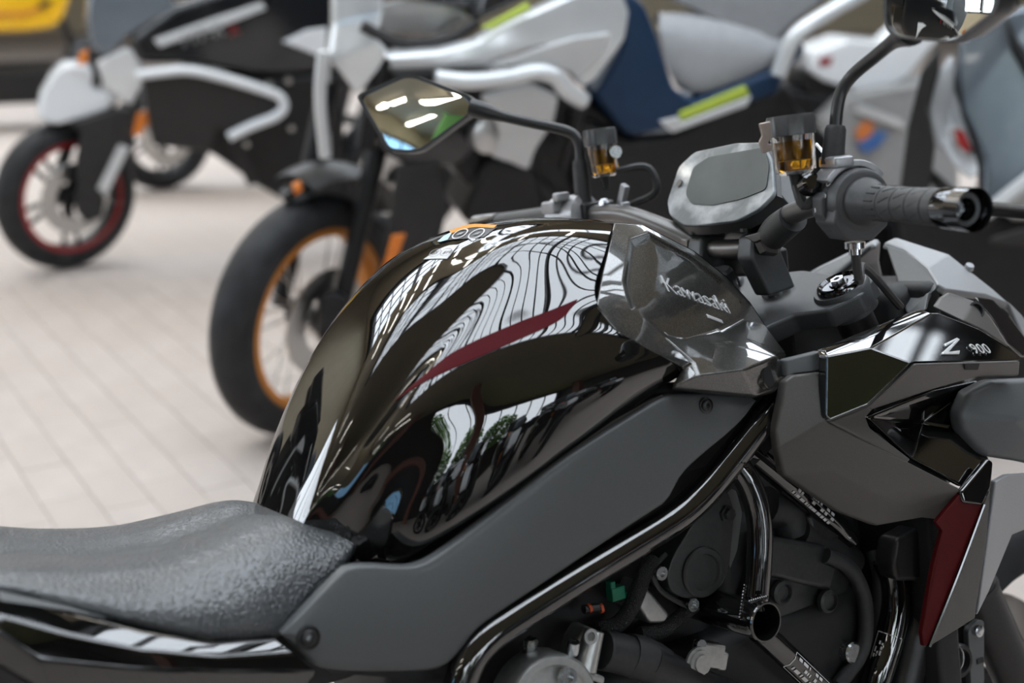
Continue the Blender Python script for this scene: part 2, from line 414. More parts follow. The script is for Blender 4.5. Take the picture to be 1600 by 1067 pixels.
def text_mesh(name, body, org, ex, ey, size, material, parent, depth=0.0006, shear=0.0, space=1.0, align='LEFT', bold=0.0, label=None):
    cu = bpy.data.curves.new(name, 'FONT')
    cu.body = body; cu.size = size; cu.extrude = depth; cu.shear = shear; cu.space_character = space; cu.align_x = align; cu.offset = bold
    cu.resolution_u = 3
    ob = bpy.data.objects.new(name, cu); COL.objects.link(ob)
    dg = bpy.context.evaluated_depsgraph_get()
    me = bpy.data.meshes.new_from_object(ob.evaluated_get(dg))
    bpy.data.objects.remove(ob)
    ex = Vector(ex).normalized(); ey = Vector(ey); ey = (ey - ex * ey.dot(ex)).normalized(); ez = ex.cross(ey)
    for v in me.vertices:
        v.co = Vector(org) + ex * v.co.x + ey * v.co.y + ez * v.co.z
    me.name = name; me.materials.clear()
    return link(name, me, material, parent, label)
# ================================================================== THE HALL
HX0, HX1, HY0, HY1 = -9.5, 10.0, -7.0, 22.0
def structure(name, mb, material, parent=None, **k):
    o = mb.build(name, material, parent, smooth=False, **k)
    if parent is None: o['kind'] = 'structure'
    return o
floor = structure('floor', MB().box(((HX0 + HX1) / 2, (HY0 + HY1) / 2, -0.0535), (HX1 - HX0, HY1 - HY0, 0.1)), 'paver')
def floor_pattern():
    nt = M['paver'].node_tree; b = nt.nodes['Principled BSDF']
    m = bpy.data.materials.new('paver_joints_far'); M['paver_far'] = m
    m.use_nodes = True; nt = m.node_tree; b = nt.nodes['Principled BSDF']; b.inputs['Roughness'].default_value = 0.75
    tc = nt.nodes.new('ShaderNodeTexCoord'); mp = nt.nodes.new('ShaderNodeMapping'); br = nt.nodes.new('ShaderNodeTexBrick')
    mp.inputs['Rotation'].default_value = (0, 0, math.radians(-121)); mp.inputs['Location'].default_value = (0.12, 0.06, 0)
    br.inputs['Color1'].default_value = (0.44, 0.382, 0.345, 1); br.inputs['Color2'].default_value = (0.455, 0.395, 0.356, 1); br.inputs['Mortar'].default_value = (0.38, 0.34, 0.315, 1)
    br.inputs['Scale'].default_value = 1.0; br.inputs['Brick Width'].default_value = 0.24; br.inputs['Row Height'].default_value = 0.12; br.inputs['Mortar Size'].default_value = 0.003
    nt.links.new(tc.outputs['Object'], mp.inputs[0]); nt.links.new(mp.outputs[0], br.inputs['Vector']); nt.links.new(br.outputs['Color'], b.inputs['Base Color'])
floor_pattern()
floor.data.materials.clear(); floor.data.materials.append(M['paver_far'])
# the pavers that the photograph shows nearest, each a slab of its own, laid in rows square to the black motorcycle
def lay_pavers():
    L, B = 0.24, 0.12
    me = []
    for k in range(2):
        mb = MB()
        hx, hy, t, c = L / 2 - 0.0008, B / 2 - 0.0008, 0.012, 0.0012
        lo_ = [(-hx, -hy, -t), (hx, -hy, -t), (hx, hy, -t), (-hx, hy, -t)]
        md = [(-hx, -hy, -c), (hx, -hy, -c), (hx, hy, -c), (-hx, hy, -c)]
        tp = [(-hx + c, -hy + c, 0), (hx - c, -hy + c, 0), (hx - c, hy - c, 0), (-hx + c, hy - c, 0)]
        mb.add(lo_ + md + tp, [(8, 9, 10, 11)] + [(i, (i + 1) % 4, (i + 1) % 4 + 4, i + 4) for i in range(4)] + [(i + 4, (i + 1) % 4 + 4, (i + 1) % 4 + 8, i + 8) for i in range(4)])
        m = bpy.data.meshes.new('paver')
        m.from_pydata([tuple(p) for p in mb.v], [], mb.f); m.materials.append(M['paver' if k == 0 else 'paver_b'])
        me.append(m)
    ang = math.radians(31 + 90); ux, uy = Vector((math.cos(ang), math.sin(ang), 0)), Vector((-math.sin(ang), math.cos(ang), 0))
    spots = []
    for i in range(-80, 80):
        for j in range(-120, 120):
            p = ux * (i * L + (L / 2 if j % 2 else 0)) + uy * (j * B)
            if not (1.9 < p.y < 5.2): continue
            d = p - Vector((0, 0, CAMH)); fwd = d.y * math.cos(PITCH) - d.z * math.sin(PITCH)
            x = W / 2 + FPX * d.x / fwd; y = H / 2 - FPX * (d.y * math.sin(PITCH) + d.z * math.cos(PITCH)) / fwd
            if -60 < x < 480 and y < 900: spots.append((p.y, p, (i * 7 + j * 3) % 5))
    spots.sort(key=lambda a: a[0])
    for _, p, h in spots[:300]:
        o = bpy.data.objects.new('paver', me[0 if h < 3 else 1]); COL.objects.link(o)
        o.parent = floor
        o.location = (p.x, p.y, 0.0 + random.uniform(-0.0006, 0.0005)); o.rotation_euler = (0, 0, ang)
lay_pavers()
# ceiling slab around the roof light and the added rear one
xs = sorted({HX0, HX1} | {s[0] for s in SKYLIGHTS} | {s[1] for s in SKYLIGHTS})
ys = sorted({HY0, HY1} | {s[2] for s in SKYLIGHTS} | {s[3] for s in SKYLIGHTS})
cb = MB()
for i in range(len(xs) - 1):
    for j in range(len(ys) - 1):
        cx, cy_ = (xs[i] + xs[i + 1]) / 2, (ys[j] + ys[j + 1]) / 2
        if any(s[0] < cx < s[1] and s[2] < cy_ < s[3] for s in SKYLIGHTS): continue
        cb.box((cx, cy_, ROOF_Z + 0.1), (xs[i + 1] - xs[i], ys[j + 1] - ys[j], 0.2))
structure('ceiling', cb, 'ceiling')
wl = MB()
for a, b, c, d in ((HY0, 0, 0, ROOF_Z + .2), (7, HY1, 0, ROOF_Z + .2), (0, 7, 0, .8), (0, 7, 3.2, ROOF_Z + .2)):
    wl.box((HX0 - 0.1, (a + b) / 2, (c + d) / 2), (0.2, b - a, d - c))
structure('wall_left', wl, 'wall_beige')
w3 = structure('fill_window_3', MB().box((HX0 - 0.1, 3.5, 0.83), (0.12, 7, 0.06)).box((HX0 - 0.1, 3.5, 3.17), (0.12, 7, 0.06)), 'steel_dark')  # unseen opening added in the left wall to light the ceiling
for i in range(8): MB().box((HX0 - 0.1, 0.03 + i * .99, 2), (0.1, 0.06, 2.3)).build('mullion', 'steel_dark', w3, smooth=False)
for i in range(7): MB().box((HX0 - 0.1, 0.52 + i * .99, 2), (0.008, 0.92, 2.3)).build('pane', 'roof_glass', w3, smooth=False)
structure('wall_right', MB().box((HX1 + 0.1, (HY0 + HY1) / 2, ROOF_Z / 2), (0.2, HY1 - HY0, ROOF_Z + 0.4)), 'wall_dark')
structure('wall_back', MB().box(((HX0 + HX1) / 2, HY1 + 0.1, ROOF_Z / 2), (HX1 - HX0, 0.2, ROOF_Z + 0.4)), 'wall_beige')
wf = MB(); WX0, WX1, WZ0, WZ1 = -1.5, 9.5, 0.9, 4.2
for a, b, c, d in ((HX0, WX0, 0, ROOF_Z + .2), (WX1, HX1, 0, ROOF_Z + .2), (WX0, WX1, 0, WZ0), (WX0, WX1, WZ1, ROOF_Z + .2)):
    wf.box(((a + b) / 2, HY0 - 0.1, (c + d) / 2), (b - a, 0.2, d - c))
structure('wall_front', wf, 'wall_dark')
# window behind the camera, with mullions and panes (its green shows in the tank's side)
win = structure('window_1', MB().box((WX0 + 0.03, HY0 - 0.1, 2.55), (0.06, 0.1, 3.3)).box((WX1 - 0.03, HY0 - 0.1, 2.55), (0.06, 0.1, 3.3)).box((4, HY0 - 0.1, WZ0 + 0.03), (11, 0.1, 0.06)).box((4, HY0 - 0.1, WZ1 - 0.03), (11, 0.1, 0.06)), 'steel_dark')
for i in range(1, 8): MB().box((WX0 + 1.375 * i, HY0 - 0.1, 2.55), (0.07, 0.08, 3.2)).build('mullion', 'steel_dark', win, smooth=False)
for i in range(8): MB().box((WX0 + 1.375 * i + 0.6875, HY0 - 0.1, 2.55), (1.3, 0.008, 3.2)).build('pane', 'roof_glass', win, smooth=False)
# roof lights: kerb, rafters and purlins of dark steel under the glass
def roof_light(n, s, dx, dy):
    x0, x1, y0, y1 = s; z = ROOF_Z + 0.25
    kb = MB()
    for a, b, c, d in ((x0 - .06, x0, y0, y1), (x1, x1 + .06, y0, y1), (x0, x1, y0 - .06, y0), (x0, x1, y1, y1 + .06)):
        kb.box(((a + b) / 2, (c + d) / 2, ROOF_Z + 0.2), (b - a, d - c, 0.4))
    t = structure('trim_%d' % n, kb, 'steel_dark')
    k = int(round((x1 - x0) / dx))
    bar = None
    for i in range(1, k):
        big = i % 4 == 0
        x = x0 + (x1 - x0) * i / k
        MB().box((x, (y0 + y1) / 2, z), (0.10 if big else 0.035, y1 - y0, 0.16 if big else 0.06)).build('rafter', 'steel_dark', t, smooth=False)
    kk = int(round((y1 - y0) / dy))
    for i in range(1, kk):
        y = y0 + (y1 - y0) * i / kk
        MB().box(((x0 + x1) / 2, y, z - 0.02), (x1 - x0, 0.06, 0.09)).build('purlin', 'steel_dark', t, smooth=False)
    for i in range(k):
        MB().box((x0 + (x1 - x0) * (i + .5) / k, (y0 + y1) / 2, z + 0.06), ((x1 - x0) / k - 0.03, y1 - y0, 0.008)).build('pane', 'roof_glass', t, smooth=False)
    if n == 1:  # diagonal bracing
        for sgn in (1, -1):
            MB().tube([(x0, y0 if sgn > 0 else y1, z - .14), (x1, y1 if sgn > 0 else y0, z - .14)], 0.035, 8).build('brace', 'steel_dark', t)
            MB().tube([(x0, (y0 + y1) / 2 - sgn * 1.2, z - .14), (x1, (y0 + y1) / 2 + sgn * 1.2, z - .14)], 0.025, 8).build('brace', 'steel_dark', t)
roof_light(1, SKYLIGHTS[0], 0.39, 1.03)
roof_light(2, SKYLIGHTS[1], 1.0, 1.5)  # added roof opening, lightens the rear floor
# columns on the near side
for i, x in enumerate((-3.2, 1.4, 8.6)):
    c = structure('trim_%d' % (3 + i), MB().box((x, -4.6, ROOF_Z / 2), (0.5, 0.5, ROOF_Z)), 'terracotta', bevel=0.02)
    MB().box((x, -4.6, 0.09), (0.6, 0.6, 0.18)).build('plinth', 'terracotta', c, smooth=False)
# a bright blue window and a green banner on the far left wall, seen in the left mirror
w2 = structure('window_2', MB().box((HX0 + 0.04, -4.9, 2.6), (0.08, 3.2, 2.7)), 'steel_dark')
MB().box((HX0 + 0.09, -4.9, 2.6), (0.02, 3.0, 2.5)).build('pane', 'screen_blue', w2, smooth=False)
for i in (-1, 0, 1): MB().box((HX0 + 0.11, -4.9 + i * 0.75, 2.6), (0.03, 0.05, 2.5)).build('mullion', 'steel_dark', w2, smooth=False)

# fluorescent lamps on the beige ceiling
def ceiling_lamp(x, y, rz, label):
    r = empty('ceiling_lamp', Matrix.Translation((x, y, ROOF_Z)) @ Matrix.Rotation(rz, 4, 'Z'))
    tag(r, label, 'lamp', 'tube lamps under the beige ceiling')
    MB().box((0, 0, -0.05), (1.5, 0.12, 0.06)).box((0.5, 0, -0.01), (0.05, 0.05, 0.02)).box((-0.5, 0, -0.01), (0.05, 0.05, 0.02)).build('lamp_body', 'lamp_body', r, smooth=False, bevel=0.005)
    for s in (-1, 1): MB().tube([(-0.72, s * 0.035, -0.1), (0.72, s * 0.035, -0.1)], 0.018, 8).build('lamp_tube', 'tube', r)
    return r
for x, y in ((-8.2, -3.2), (-6.2, -3.6), (-8.4, -4.8), (-7.9, -6.3), (-4.4, -2.2), (-4.6, -4.2), (-7.0, 1.0)):
    if True:
        ceiling_lamp(x, y, 0.0, 'white fluorescent tube lamp reflected in the left mirror')
for x in (-6.2, -5.0, -4.1, -3.2, -2.3, -1.4, -0.2, 1.4):
    for y in (5.1, 7.0):
        ceiling_lamp(x, y, math.pi / 2, 'fluorescent tube lamp mirrored as a streak on the black fuel tank')
gbn = empty('hanging_banner', Matrix.Translation((-6.9, -5.35, ROOF_Z)))
tag(gbn, 'bright green banner hanging from the beige ceiling, seen in the left mirror', 'banner')
MB().box((0, 0, -0.62), (0.04, 1.6, 1.1)).build('cloth', 'green_banner', gbn, smooth=False)
for yy in (-.7, .7): MB().tube([(0, yy, 0), (0, yy, -0.08)], .008, 6).build('cord', 'steel_dark', gbn)
# trees outside the window
def tree(x, y, h, label, seed):
    rnd = random.Random(seed)
    r = empty('tree', Matrix.Translation((x, y, -0.3)))
    tag(r, label, 'tree', 'trees outside the window')
    MB().tube([(0, 0, 0), (0.05, 0.03, h * .3), (-0.03, 0.05, h * .6), (0, 0, h * .85)], [0.16, 0.12, 0.08, 0.03], 8).build('trunk', 'bark', r)
    mb = MB()
    for i in range(1800):
        a, b = rnd.uniform(0, 6.28), rnd.uniform(-1, 1); q = rnd.uniform(0.3, 1) ** 0.5
        c = Vector((math.cos(a) * math.sqrt(1 - b * b) * 1.75 * q, math.sin(a) * math.sqrt(1 - b * b) * 1.5 * q, h * .58 + b * h * .38 * q))
        u = Vector((rnd.uniform(-1, 1), rnd.uniform(-1, 1), rnd.uniform(-1, 1))).normalized() * 0.16
        v = u.cross(Vector((rnd.uniform(-1, 1), rnd.uniform(-1, 1), rnd.uniform(-1, 1)))).normalized() * 0.09
        mb.add([c - u, c + v, c + u, c - v], [(0, 1, 2, 3)])
    tag(mb.build('foliage', 'leaves', r, smooth=False), kind='stuff')
tree(-1.6, -9.6, 5.0, 'bushy green tree outside the window, leftmost of three', 1)
tree(2.1, -9.8, 5.2, 'tall green tree outside the middle of the window', 2)
tree(5.7, -9.6, 4.6, 'bushy green tree outside the window, rightmost of three', 3)
structure('floor_outside', MB().box((3, -16, -0.35), (40, 17.6, 0.1)), 'grass')
# ================================================================== THE BLACK MOTORCYCLE IN FRONT
F1 = Frame(0.36, 1.303, 31.0, 12.0)
def P(*a): return F1.at(a[0], a[1], Y=a[2])
def PL(l): return [P(*a) for a in l]
def plane_at(fr, px, py, p0, n):
    d = fr.I.to_3x3() @ pix_ray(px, py); n = Vector(n)
    return fr.o + d * ((Vector(p0) - fr.o).dot(n) / d.dot(n))
bike = empty('motorcycle', F1.M)
tag(bike, 'black naked motorcycle with glossy fuel tank filling the foreground', 'motorcycle')
INW = (0, 0.012, 0)

# ---- fuel tank: lofted through lines read along its length, rear to front; right half, mirrored for the left
SIL = [(415,800,.062),(430,690,.069),(460,605,.0755),(520,500,.0755),(600,420,.0755),(690,365,.0755),(780,345,.078),(870,342,.08),(957,347,.078)]
tA = [(432,850,-.054),(455,790,-.060),(494,717,-.068),(561,609,-.0755),(625,500,-.0755),(677,421,-.0755),(720,385,-.0755),(800,357,-.078),(880,349,-.08),(955,348,-.08)]
tB = [(452,862,-.060),(480,800,-.070),(542,717,-.086),(610,631,-.099),(662,545,-.104),(685,500,-.104),(730,414,-.105),(790,374,-.108),(870,364,-.112),(952,367,-.112)]
tC = [(478,872,-.064),(505,810,-.074),(570,690,-.099),(625,616,-.110),(711,515,-.117),(760,455,-.118),(792,407,-.120),(831,385,-.123),(880,378,-.125),(947,388,-.127)]
tD = [(515,885,-.074),(535,830,-.085),(575,720,-.11),(616,640,-.125),(711,549,-.14),(809,504,-.15),(870,482,-.155),(930,470,-.16)]
tE = [(545,900,-.082),(562,842,-.093),(588,765,-.11),(618,700,-.13),(660,640,-.143),(737,587,-.157),(830,543,-.167),(920,510,-.172),(1000,538,-.176)]
tE2 = [(556,903,-.088),(570,846,-.097),(600,780,-.115),(640,715,-.138),(700,655,-.155),(780,600,-.167),(860,565,-.174),(940,537,-.178),(1025,552,-.177)]
tF = [(566,906,-.092),(582,852,-.104),(622,805,-.132),(700,735,-.160),(790,678,-.176),(880,628,-.182),(970,582,-.182),(1050,566,-.178)]
tG = [(580,908,-.096),(594,878,-.110),(632,874,-.13),(694,845,-.152),(782,774,-.167),(870,706,-.173),(960,643,-.174),(1030,606,-.174),(1063,580,-.173)]
tH = [(582,914,-.090),(596,886,-.102),(634,880,-.12),(696,852,-.142),(784,782,-.156),(872,713,-.162),(962,650,-.163),(1032,613,-.163),(1066,585,-.163)]
import numpy as np
def fair(l, deg):
    """Least-squares smooth curve through a line of readings, so that the sheet metal has no ripples."""
    d = [0.0]
    for i in range(1, len(l)): d.append(d[-1] + (l[i] - l[i - 1]).length)
    t = np.array(d) / d[-1]; w = np.ones(len(t)); w[0] = w[-1] = 4
    u = np.linspace(0, 1, 24)
    c = [np.polyval(np.polyfit(t, np.array([p[k] for p in l]), deg, w=w), u) for k in range(3)]
    return [Vector((c[0][i], c[1][i], c[2][i])) for i in range(24)]
# side-view profile of the flat top, from its far and near edges together
_pf = sorted([(P(*q).x, P(*q).z) for q in SIL + tA[1:]], key=lambda a: a[0] * .6 + a[1])
_pf = [(-.606, .745)] + [q for q in _pf if q[0] <= -.185]
pf = fair([Vector((x, 0, z)) for x, z in _pf], 5)
wA = [.052 + .0275 * min(1.0, (i / 23.0) / .30) ** .8 + .002 * i / 23.0 for i in range(24)]
def top_line(k, dz): return [Vector((p.x, -w * k, p.z - dz)) for p, w in zip(pf, wA)]
cl = top_line(0.0, -.0065); ml = top_line(.5, -.0052); ml2 = top_line(.86, -.0015)
right = [ml, ml2, top_line(1.0, .0025)] + [fair(PL(l), d) for l, d in ((tB, 5), (tC, 4), (tD, 3), (tE, 4), (tE2, 4), (tF, 3), (tG, 4), (tH, 4))]
left = [[Vector((p.x, -p.y, p.z)) for p in l] for l in reversed(right)]
rows = loft(left + [cl] + right, 70, 141)
def relax(g, it_long, it_cross):
    a, b = len(g), len(g[0])
    for _ in range(it_long):
        h = [r[:] for r in g]
        for i in range(1, a - 1):
            for j in range(b): h[i][j] = g[i][j] * .5 + (g[i - 1][j] + g[i + 1][j]) * .25
        g = h
    for _ in range(it_cross):
        h = [r[:] for r in g]
        for i in range(a):
            for j in range(1, b - 1): h[i][j] = g[i][j] * .5 + (g[i][j - 1] + g[i][j + 1]) * .25
        g = h
    return g
rows = relax(rows, 34, 5)
_rs = relax([r[:] for r in rows], 8, 40)
for _i in range(14):
    _f = max(0.0, 1 - _i / 13.0)
    rows[_i] = [rows[_i][_j].lerp(_rs[_i][_j], _f) for _j in range(len(rows[_i]))]
tank = MB().grid(rows).build('fuel_tank', 'tank_black', bike, angle=80)
TROW = rows
def tank_surf(fs, fc, lift=0.0):
    """Point on the tank: fs 0 rear..1 front, fc 0..1 across, lifted along the normal."""
    i = min(max(fs * (len(rows) - 1), 0), len(rows) - 1.001); j = min(max(fc * (len(rows[0]) - 1), 0), len(rows[0]) - 1.001)
    i0, j0 = int(i), int(j); a, b = i - i0, j - j0
    p = (rows[i0][j0] * (1 - a) * (1 - b) + rows[i0 + 1][j0] * a * (1 - b) + rows[i0][j0 + 1] * (1 - a) * b + rows[i0 + 1][j0 + 1] * a * b)
    n = (rows[i0 + 1][j0] - rows[i0][j0]).cross(rows[i0][j0 + 1] - rows[i0][j0]).normalized()
    if n.dot(p - Vector((-.38, 0, .80))) < 0: n = -n
    return p + n * lift
from mathutils.bvhtree import BVHTree
_tv = [p for r in rows for p in r]; _n = len(rows[0])
_tf = [(i * _n + j, i * _n + j + 1, (i + 1) * _n + j + 1, (i + 1) * _n + j) for i in range(len(rows) - 1) for j in range(_n - 1)]
TBVH = BVHTree.FromPolygons(_tv, _tf)
def on_tank(px, py, lift=0.0006):
    d = (F1.I.to_3x3() @ pix_ray(px, py)).normalized()
    h = TBVH.ray_cast(F1.o, d)
    if h[0] is None:
        q = F1.o + d * 1.55
        h = TBVH.find_nearest(q)
        q = F1.o + d * (h[0] - F1.o).dot(d); h = TBVH.find_nearest(q)
    n = h[1] if h[1].dot(d) < 0 else -h[1]
    return h[0] + n * lift
def tank_decal(name, top, bot, material, nu=24, nv=5, lift=0.0006, parent=None, label=None):
    """A painted or stuck-on shape following the tank between two edge lines (photo readings laid onto the tank's surface)."""
    a, b = spline([Vector((x, y, 0)) for x, y in top], nu), spline([Vector((x, y, 0)) for x, y in bot], nu)
    g = []
    for i in range(nu):
        r = []
        for j in range(nv):
            q = a[i].lerp(b[i], j / (nv - 1)); p = on_tank(q.x, q.y, lift)
            if p is None: p = r[-1] if r else g[-1][0]
            r.append(p)
        g.append(r)
    return MB().grid(g).build(name, material, parent or tank, label=label)
tank_decal('side_stripe', [(616,627),(660,589),(711,549),(809,504),(860,485),(901,468)], [(617,627),(665,596),(719,571),(812,530),(876,499),(902,470)], 'candy_red', 40, 6, label='dark red stripe along the tank shoulder')
st = tank_decal('fuel_sticker', [(687,390),(700,385),(717,383)], [(662,406),(680,405),(699,405)], 'white_print', 8, 8, 0.0008, label='white fuel grade sticker')
ws = tank_decal('warning_sticker', [(700,366),(735,353),(778,355)], [(684,377),(700,376),(756,371)], 'black_print', 12, 6, 0.0007, label='warning sticker with an orange band')
def sticker_bits():
    def strip(nm, tp, bt, m, par, k=8, lift=0.0012): return tank_decal(nm, tp, bt, m, k, 3, lift, par)
    strip('orange_band', [(702,362),(735,352),(777,353)], [(706,366),(738,357),(772,358)], 'orange_print', ws, 10)
    strip('blue_patch', [(694,370),(702,366),(709,362)], [(684,379),(690,379),(700,376)], 'blue_print', ws, 5)
    for cx, cy, rx, ry in ((719.5, 367, 15, 6.2), (745, 367, 15.5, 6.6)):
        ring = []
        for i in range(20):
            a = 2 * math.pi * i / 20; rr = []
            for k in (1.0, 0.84):
                u, v = math.cos(a) * rx * k, math.sin(a) * ry * k
                p = on_tank(cx + u * 0.86 + 0.0 * v, cy + v - u * 0.34, 0.0014)
                rr.append(p)
            ring.append(rr)
        if all(q is not None for r_ in ring for q in r_):
            MB().grid(ring + [ring[0]]).build('ring_mark', 'white_print', ws)
        bl = []
        for u, v in ((-6, 2), (2, 1.2), (7, -3), (0, -1.6)):
            bl.append(on_tank(cx + u, cy + v, 0.0014))
        if all(bl): MB().add(bl, [(0, 1, 2, 3)]).build('pictogram', 'grey_print', ws)
    for body, cx, cy in (('E5', 680, 397.5), ('E10', 697, 396.5)):
        p, q = on_tank(cx - 6, cy + 2.2, 0.0012), on_tank(cx + 8, cy - 0.4, 0.0012)
        r = on_tank(cx - 2.5, cy - 5, 0.0012)
        if p and q and r: text_mesh('fuel_grade', body, p, q - p, r - p, 0.0085 if body == 'E5' else 0.0075, 'black_print', st, 0.0001)
        ring = []
        for i in range(18):
            a = 2 * math.pi * i / 18; rr = []
            for k in (1.0, 0.9):
                u, v = math.cos(a) * 9 * k, math.sin(a) * 6.2 * k
                rr.append(on_tank(cx + 1 + u - v * .5, cy - 1.2 + v - u * .12, 0.0012))
            ring.append(rr)
        if all(q_ is not None for r_ in ring for q_ in r_): MB().grid(ring + [ring[0]]).build('ring_mark', 'grey_print', st)
sticker_bits()
# dark lip below the tank's lower edge
lipT = [(580,862,-.098),(634,884,-.13),(700,856,-.150),(786,787,-.163),(874,717,-.168),(964,654,-.170),(1034,617,-.170)]
lipB = [(582,872,-.09),(636,892,-.12),(704,866,-.14),(790,797,-.153),(878,727,-.158),(968,664,-.16),(1040,622,-.16)]
MB().grid(loft([PL(lipT), PL(lipB)], 30, 4)).mirror().build('tank_lip', 'warm_grey', bike)

# ---- tank front cover
cv = dict(r0=(960,347,-.075), r1=(1003,350,-.070), r2=(1085,392,-.066), r3=(1135,432,-.062), r4=(1172,472,-.062), r5=(1196,508,-.068), r6=(1229,552,-.105),
  s1=(941,425,-.135), s2=(931,480,-.163), s3=(960,514,-.173), s4=(1010,544,-.178), s5=(1067,575,-.177), b0=(1051,606,-.176), b1=(1180,619,-.180), b2=(1212,612,-.182), b3=(1229,585,-.165),
  q0=(984,372,-.100), q1=(1012,362,-.080), q2=(1080,397,-.075), q3=(1130,437,-.071), q4=(1166,474,-.071), q5=(1163,500,-.085), q6=(1128,519,-.122), q7=(1072,534,-.152), q8=(1042,529,-.160), q9=(984,482,-.156), q10=(973,440,-.140),
  f0=(1084,566,-.183), f1=(1132,541,-.160), f2=(1165,528,-.135), g0=(1092,588,-.196), g1=(1160,578,-.197), g2=(1214,556,-.180))
ck = list(cv); ci = {k: i for i, k in enumerate(ck)}
cp = [P(*cv[k]) for k in ck]
cn = len(cp)
inner_keys = ['q%d' % i for i in range(11)]
inner = []
cen = sum((cp[ci[k]] for k in inner_keys), Vector()) / 11
pn = Vector((-0.30, -0.80, 0.52)).normalized()
for k in inner_keys: inner.append(cp[ci[k]].lerp(cen, 0.13) - pn * 0.0030)
_ic = sum(inner, Vector()) / 11
_pn = (inner[3] - inner[9]).cross(inner[1] - inner[7]).normalized()
inner = [p - _pn * (p - _ic).dot(_pn) for p in inner]
call = cp + inner
def I(*ks): return tuple((ci[k] if isinstance(k, str) else cn + k) for k in ks)
cf = [I('r0','q0','q1','r1'), I('r1','q1','q2','r2'), I('r2','q2','q3','r3'), I('r3','q3','q4','r4'), I('r4','q4','q5','r5'), I('r0','s1','q10','q0'), I('s1','s2','q9','q10'),
      I('s2','s3','q9'), I('s3','s4','q8','q9'), I('s4','s5','f0','q8'), I('q8','f0','q7'), I('f0','f1','q7'), I('q7','f1','q6'), I('f1','f2','q6'), I('q6','f2','q5'), I('q5','f2','r5'), I('f2','r6','r5'),
      I('s5','b0','g0','f0'), I('f0','g0','g1','f1'), I('f1','g1','g2','f2'), I('f2','g2','r6'), I('b0','b1','g1','g0'), I('b1','b2','g2','g1'), I('b2','b3','g2'), I('b3','r6','g2')]
for i in range(11):
    j = (i + 1) % 11
    cf.append((ci['q%d' % i], cn + i, cn + j, ci['q%d' % j]))
cf.append(tuple(cn + i for i in range(11)))
cover = MB().shell(call, cf, (0.004, 0.010, -0.004)).build('tank_cover', 'spark_black', bike, bevel=0.0025, segs=3)
MB().shell([Vector((p.x, -p.y, p.z)) for p in call], [tuple(reversed(f)) for f in cf], (0.004, -0.010, -0.004)).build('tank_cover', 'spark_black', bike, bevel=0.0025, segs=3)
# top bridge between the two halves
tb = PL([cv[k] for k in ('r0','r1','r2','r3','r4','r5')])
MB().grid([[p, Vector((p.x, 0, p.z + 0.004)), Vector((p.x, -p.y, p.z))] for p in tb]).build('tank_cover_top', 'spark_black', bike)
# raised lettering on the cover
ic = sum(inner, Vector()) / 11
import_n = [inner[i] for i in (0, 3, 6, 8)]
pnv = (inner[3] - inner[9]).cross(inner[1] - inner[7]).normalized()
if pnv.y > 0: pnv = -pnv
def on_cover(px, py, lift=0.001):
    return plane_at(F1, px, py, ic, pnv) + pnv * lift
LIFT = 0.0009
pa, pb, pc = on_cover(1040, 455, LIFT), on_cover(1141, 491, LIFT), on_cover(1027, 428, LIFT)
ex = (pb - pa); ln = ex.length
tw = text_mesh('maker_lettering', 'Kawasaki', pa, ex, pc - pa, 1.0, 'emblem', cover, 0.04, label='raised chrome maker lettering')
# fit the lettering between the two ends read from the photo
me = tw.data
exn = ex.normalized(); up = (pc - pa); 
co = [(v.co - pa) for v in me.vertices]
eyn = (up - exn * up.dot(exn)).normalized(); ezn = exn.cross(eyn)
mxw = max(c.dot(exn) for c in co); mxh = max(c.dot(eyn) for c in co)
for v, c in zip(me.vertices, co):
    x, y, z = c.dot(exn) / mxw, c.dot(eyn) / mxh, c.dot(ezn) / 0.04
    v.co = pa + ex * x + up * y * 0.92 + ezn * z * 0.0006
pa, pb, pc = on_cover(1106, 497, LIFT), on_cover(1130, 506, LIFT), on_cover(1103, 491, LIFT)
MB().shell([pa, pb, pb + (pc - pa), pc], [(0, 1, 2, 3)], -ezn * 0.002).build('model_badge', 'emblem', cover, bevel=0.0005)
# drain hole at the cover's tip
hc = P(1204, 588, -.186)
MB().lathe(hc + Vector((0, 0.004, 0)), (0.35, -0.9, 0.1), [(-0.004, 0.0135), (0.001, 0.0135), (0.0015, 0.0118), (-0.003, 0.011)], 20).build('duct_ring', 'spark_black', cover)
MB().lathe(hc + Vector((0, 0.003, 0)), (0.35, -0.9, 0.1), [(-0.004, 0.0112), (0.0008, 0.0112)], 20).build('duct_hole', 'dark_core', cover)

# ---- seat
s0 = [(-260,872,0),(0,865,0),(150,863,0),(250,849,0),(320,826,0),(375,806,0),(402,803,0)]
s1 = [(-260,880,-.05),(0,872,-.05),(150,872,-.05),(265,858,-.05),(345,832,-.05),(410,808,-.045),(440,806,-.035)]
s2 = [(-260,893,-.095),(0,884,-.10),(140,892,-.105),(270,885,-.105),(370,858,-.10),(450,826,-.085),(495,820,-.065)]
s3 = [(-260,912,-.122),(0,900,-.125),(120,915,-.132),(250,925,-.135),(380,905,-.13),(470,865,-.112),(528,836,-.09)]
s4 = [(-260,928,-.132),(0,916,-.137),(110,935,-.145),(230,955,-.15),(370,955,-.147),(480,905,-.125),(553,850,-.105)]
s5 = [(-260,938,-.13),(0,927,-.136),(100,948,-.144),(200,970,-.15),(330,996,-.15),(440,984,-.138),(523,905,-.118),(554,853,-.105)]
s6 = [(-260,946,-.11),(0,936,-.116),(100,956,-.124),(200,978,-.13),(330,1003,-.13),(445,990,-.118),(528,910,-.10),(556,858,-.09)]
sl = [PL(l) for l in (s1, s2, s3, s4, s5, s6)]
srows = loft([[Vector((p.x, -p.y, p.z)) for p in l] for l in reversed(sl)] + [PL(s0)] + sl, 60, 81)
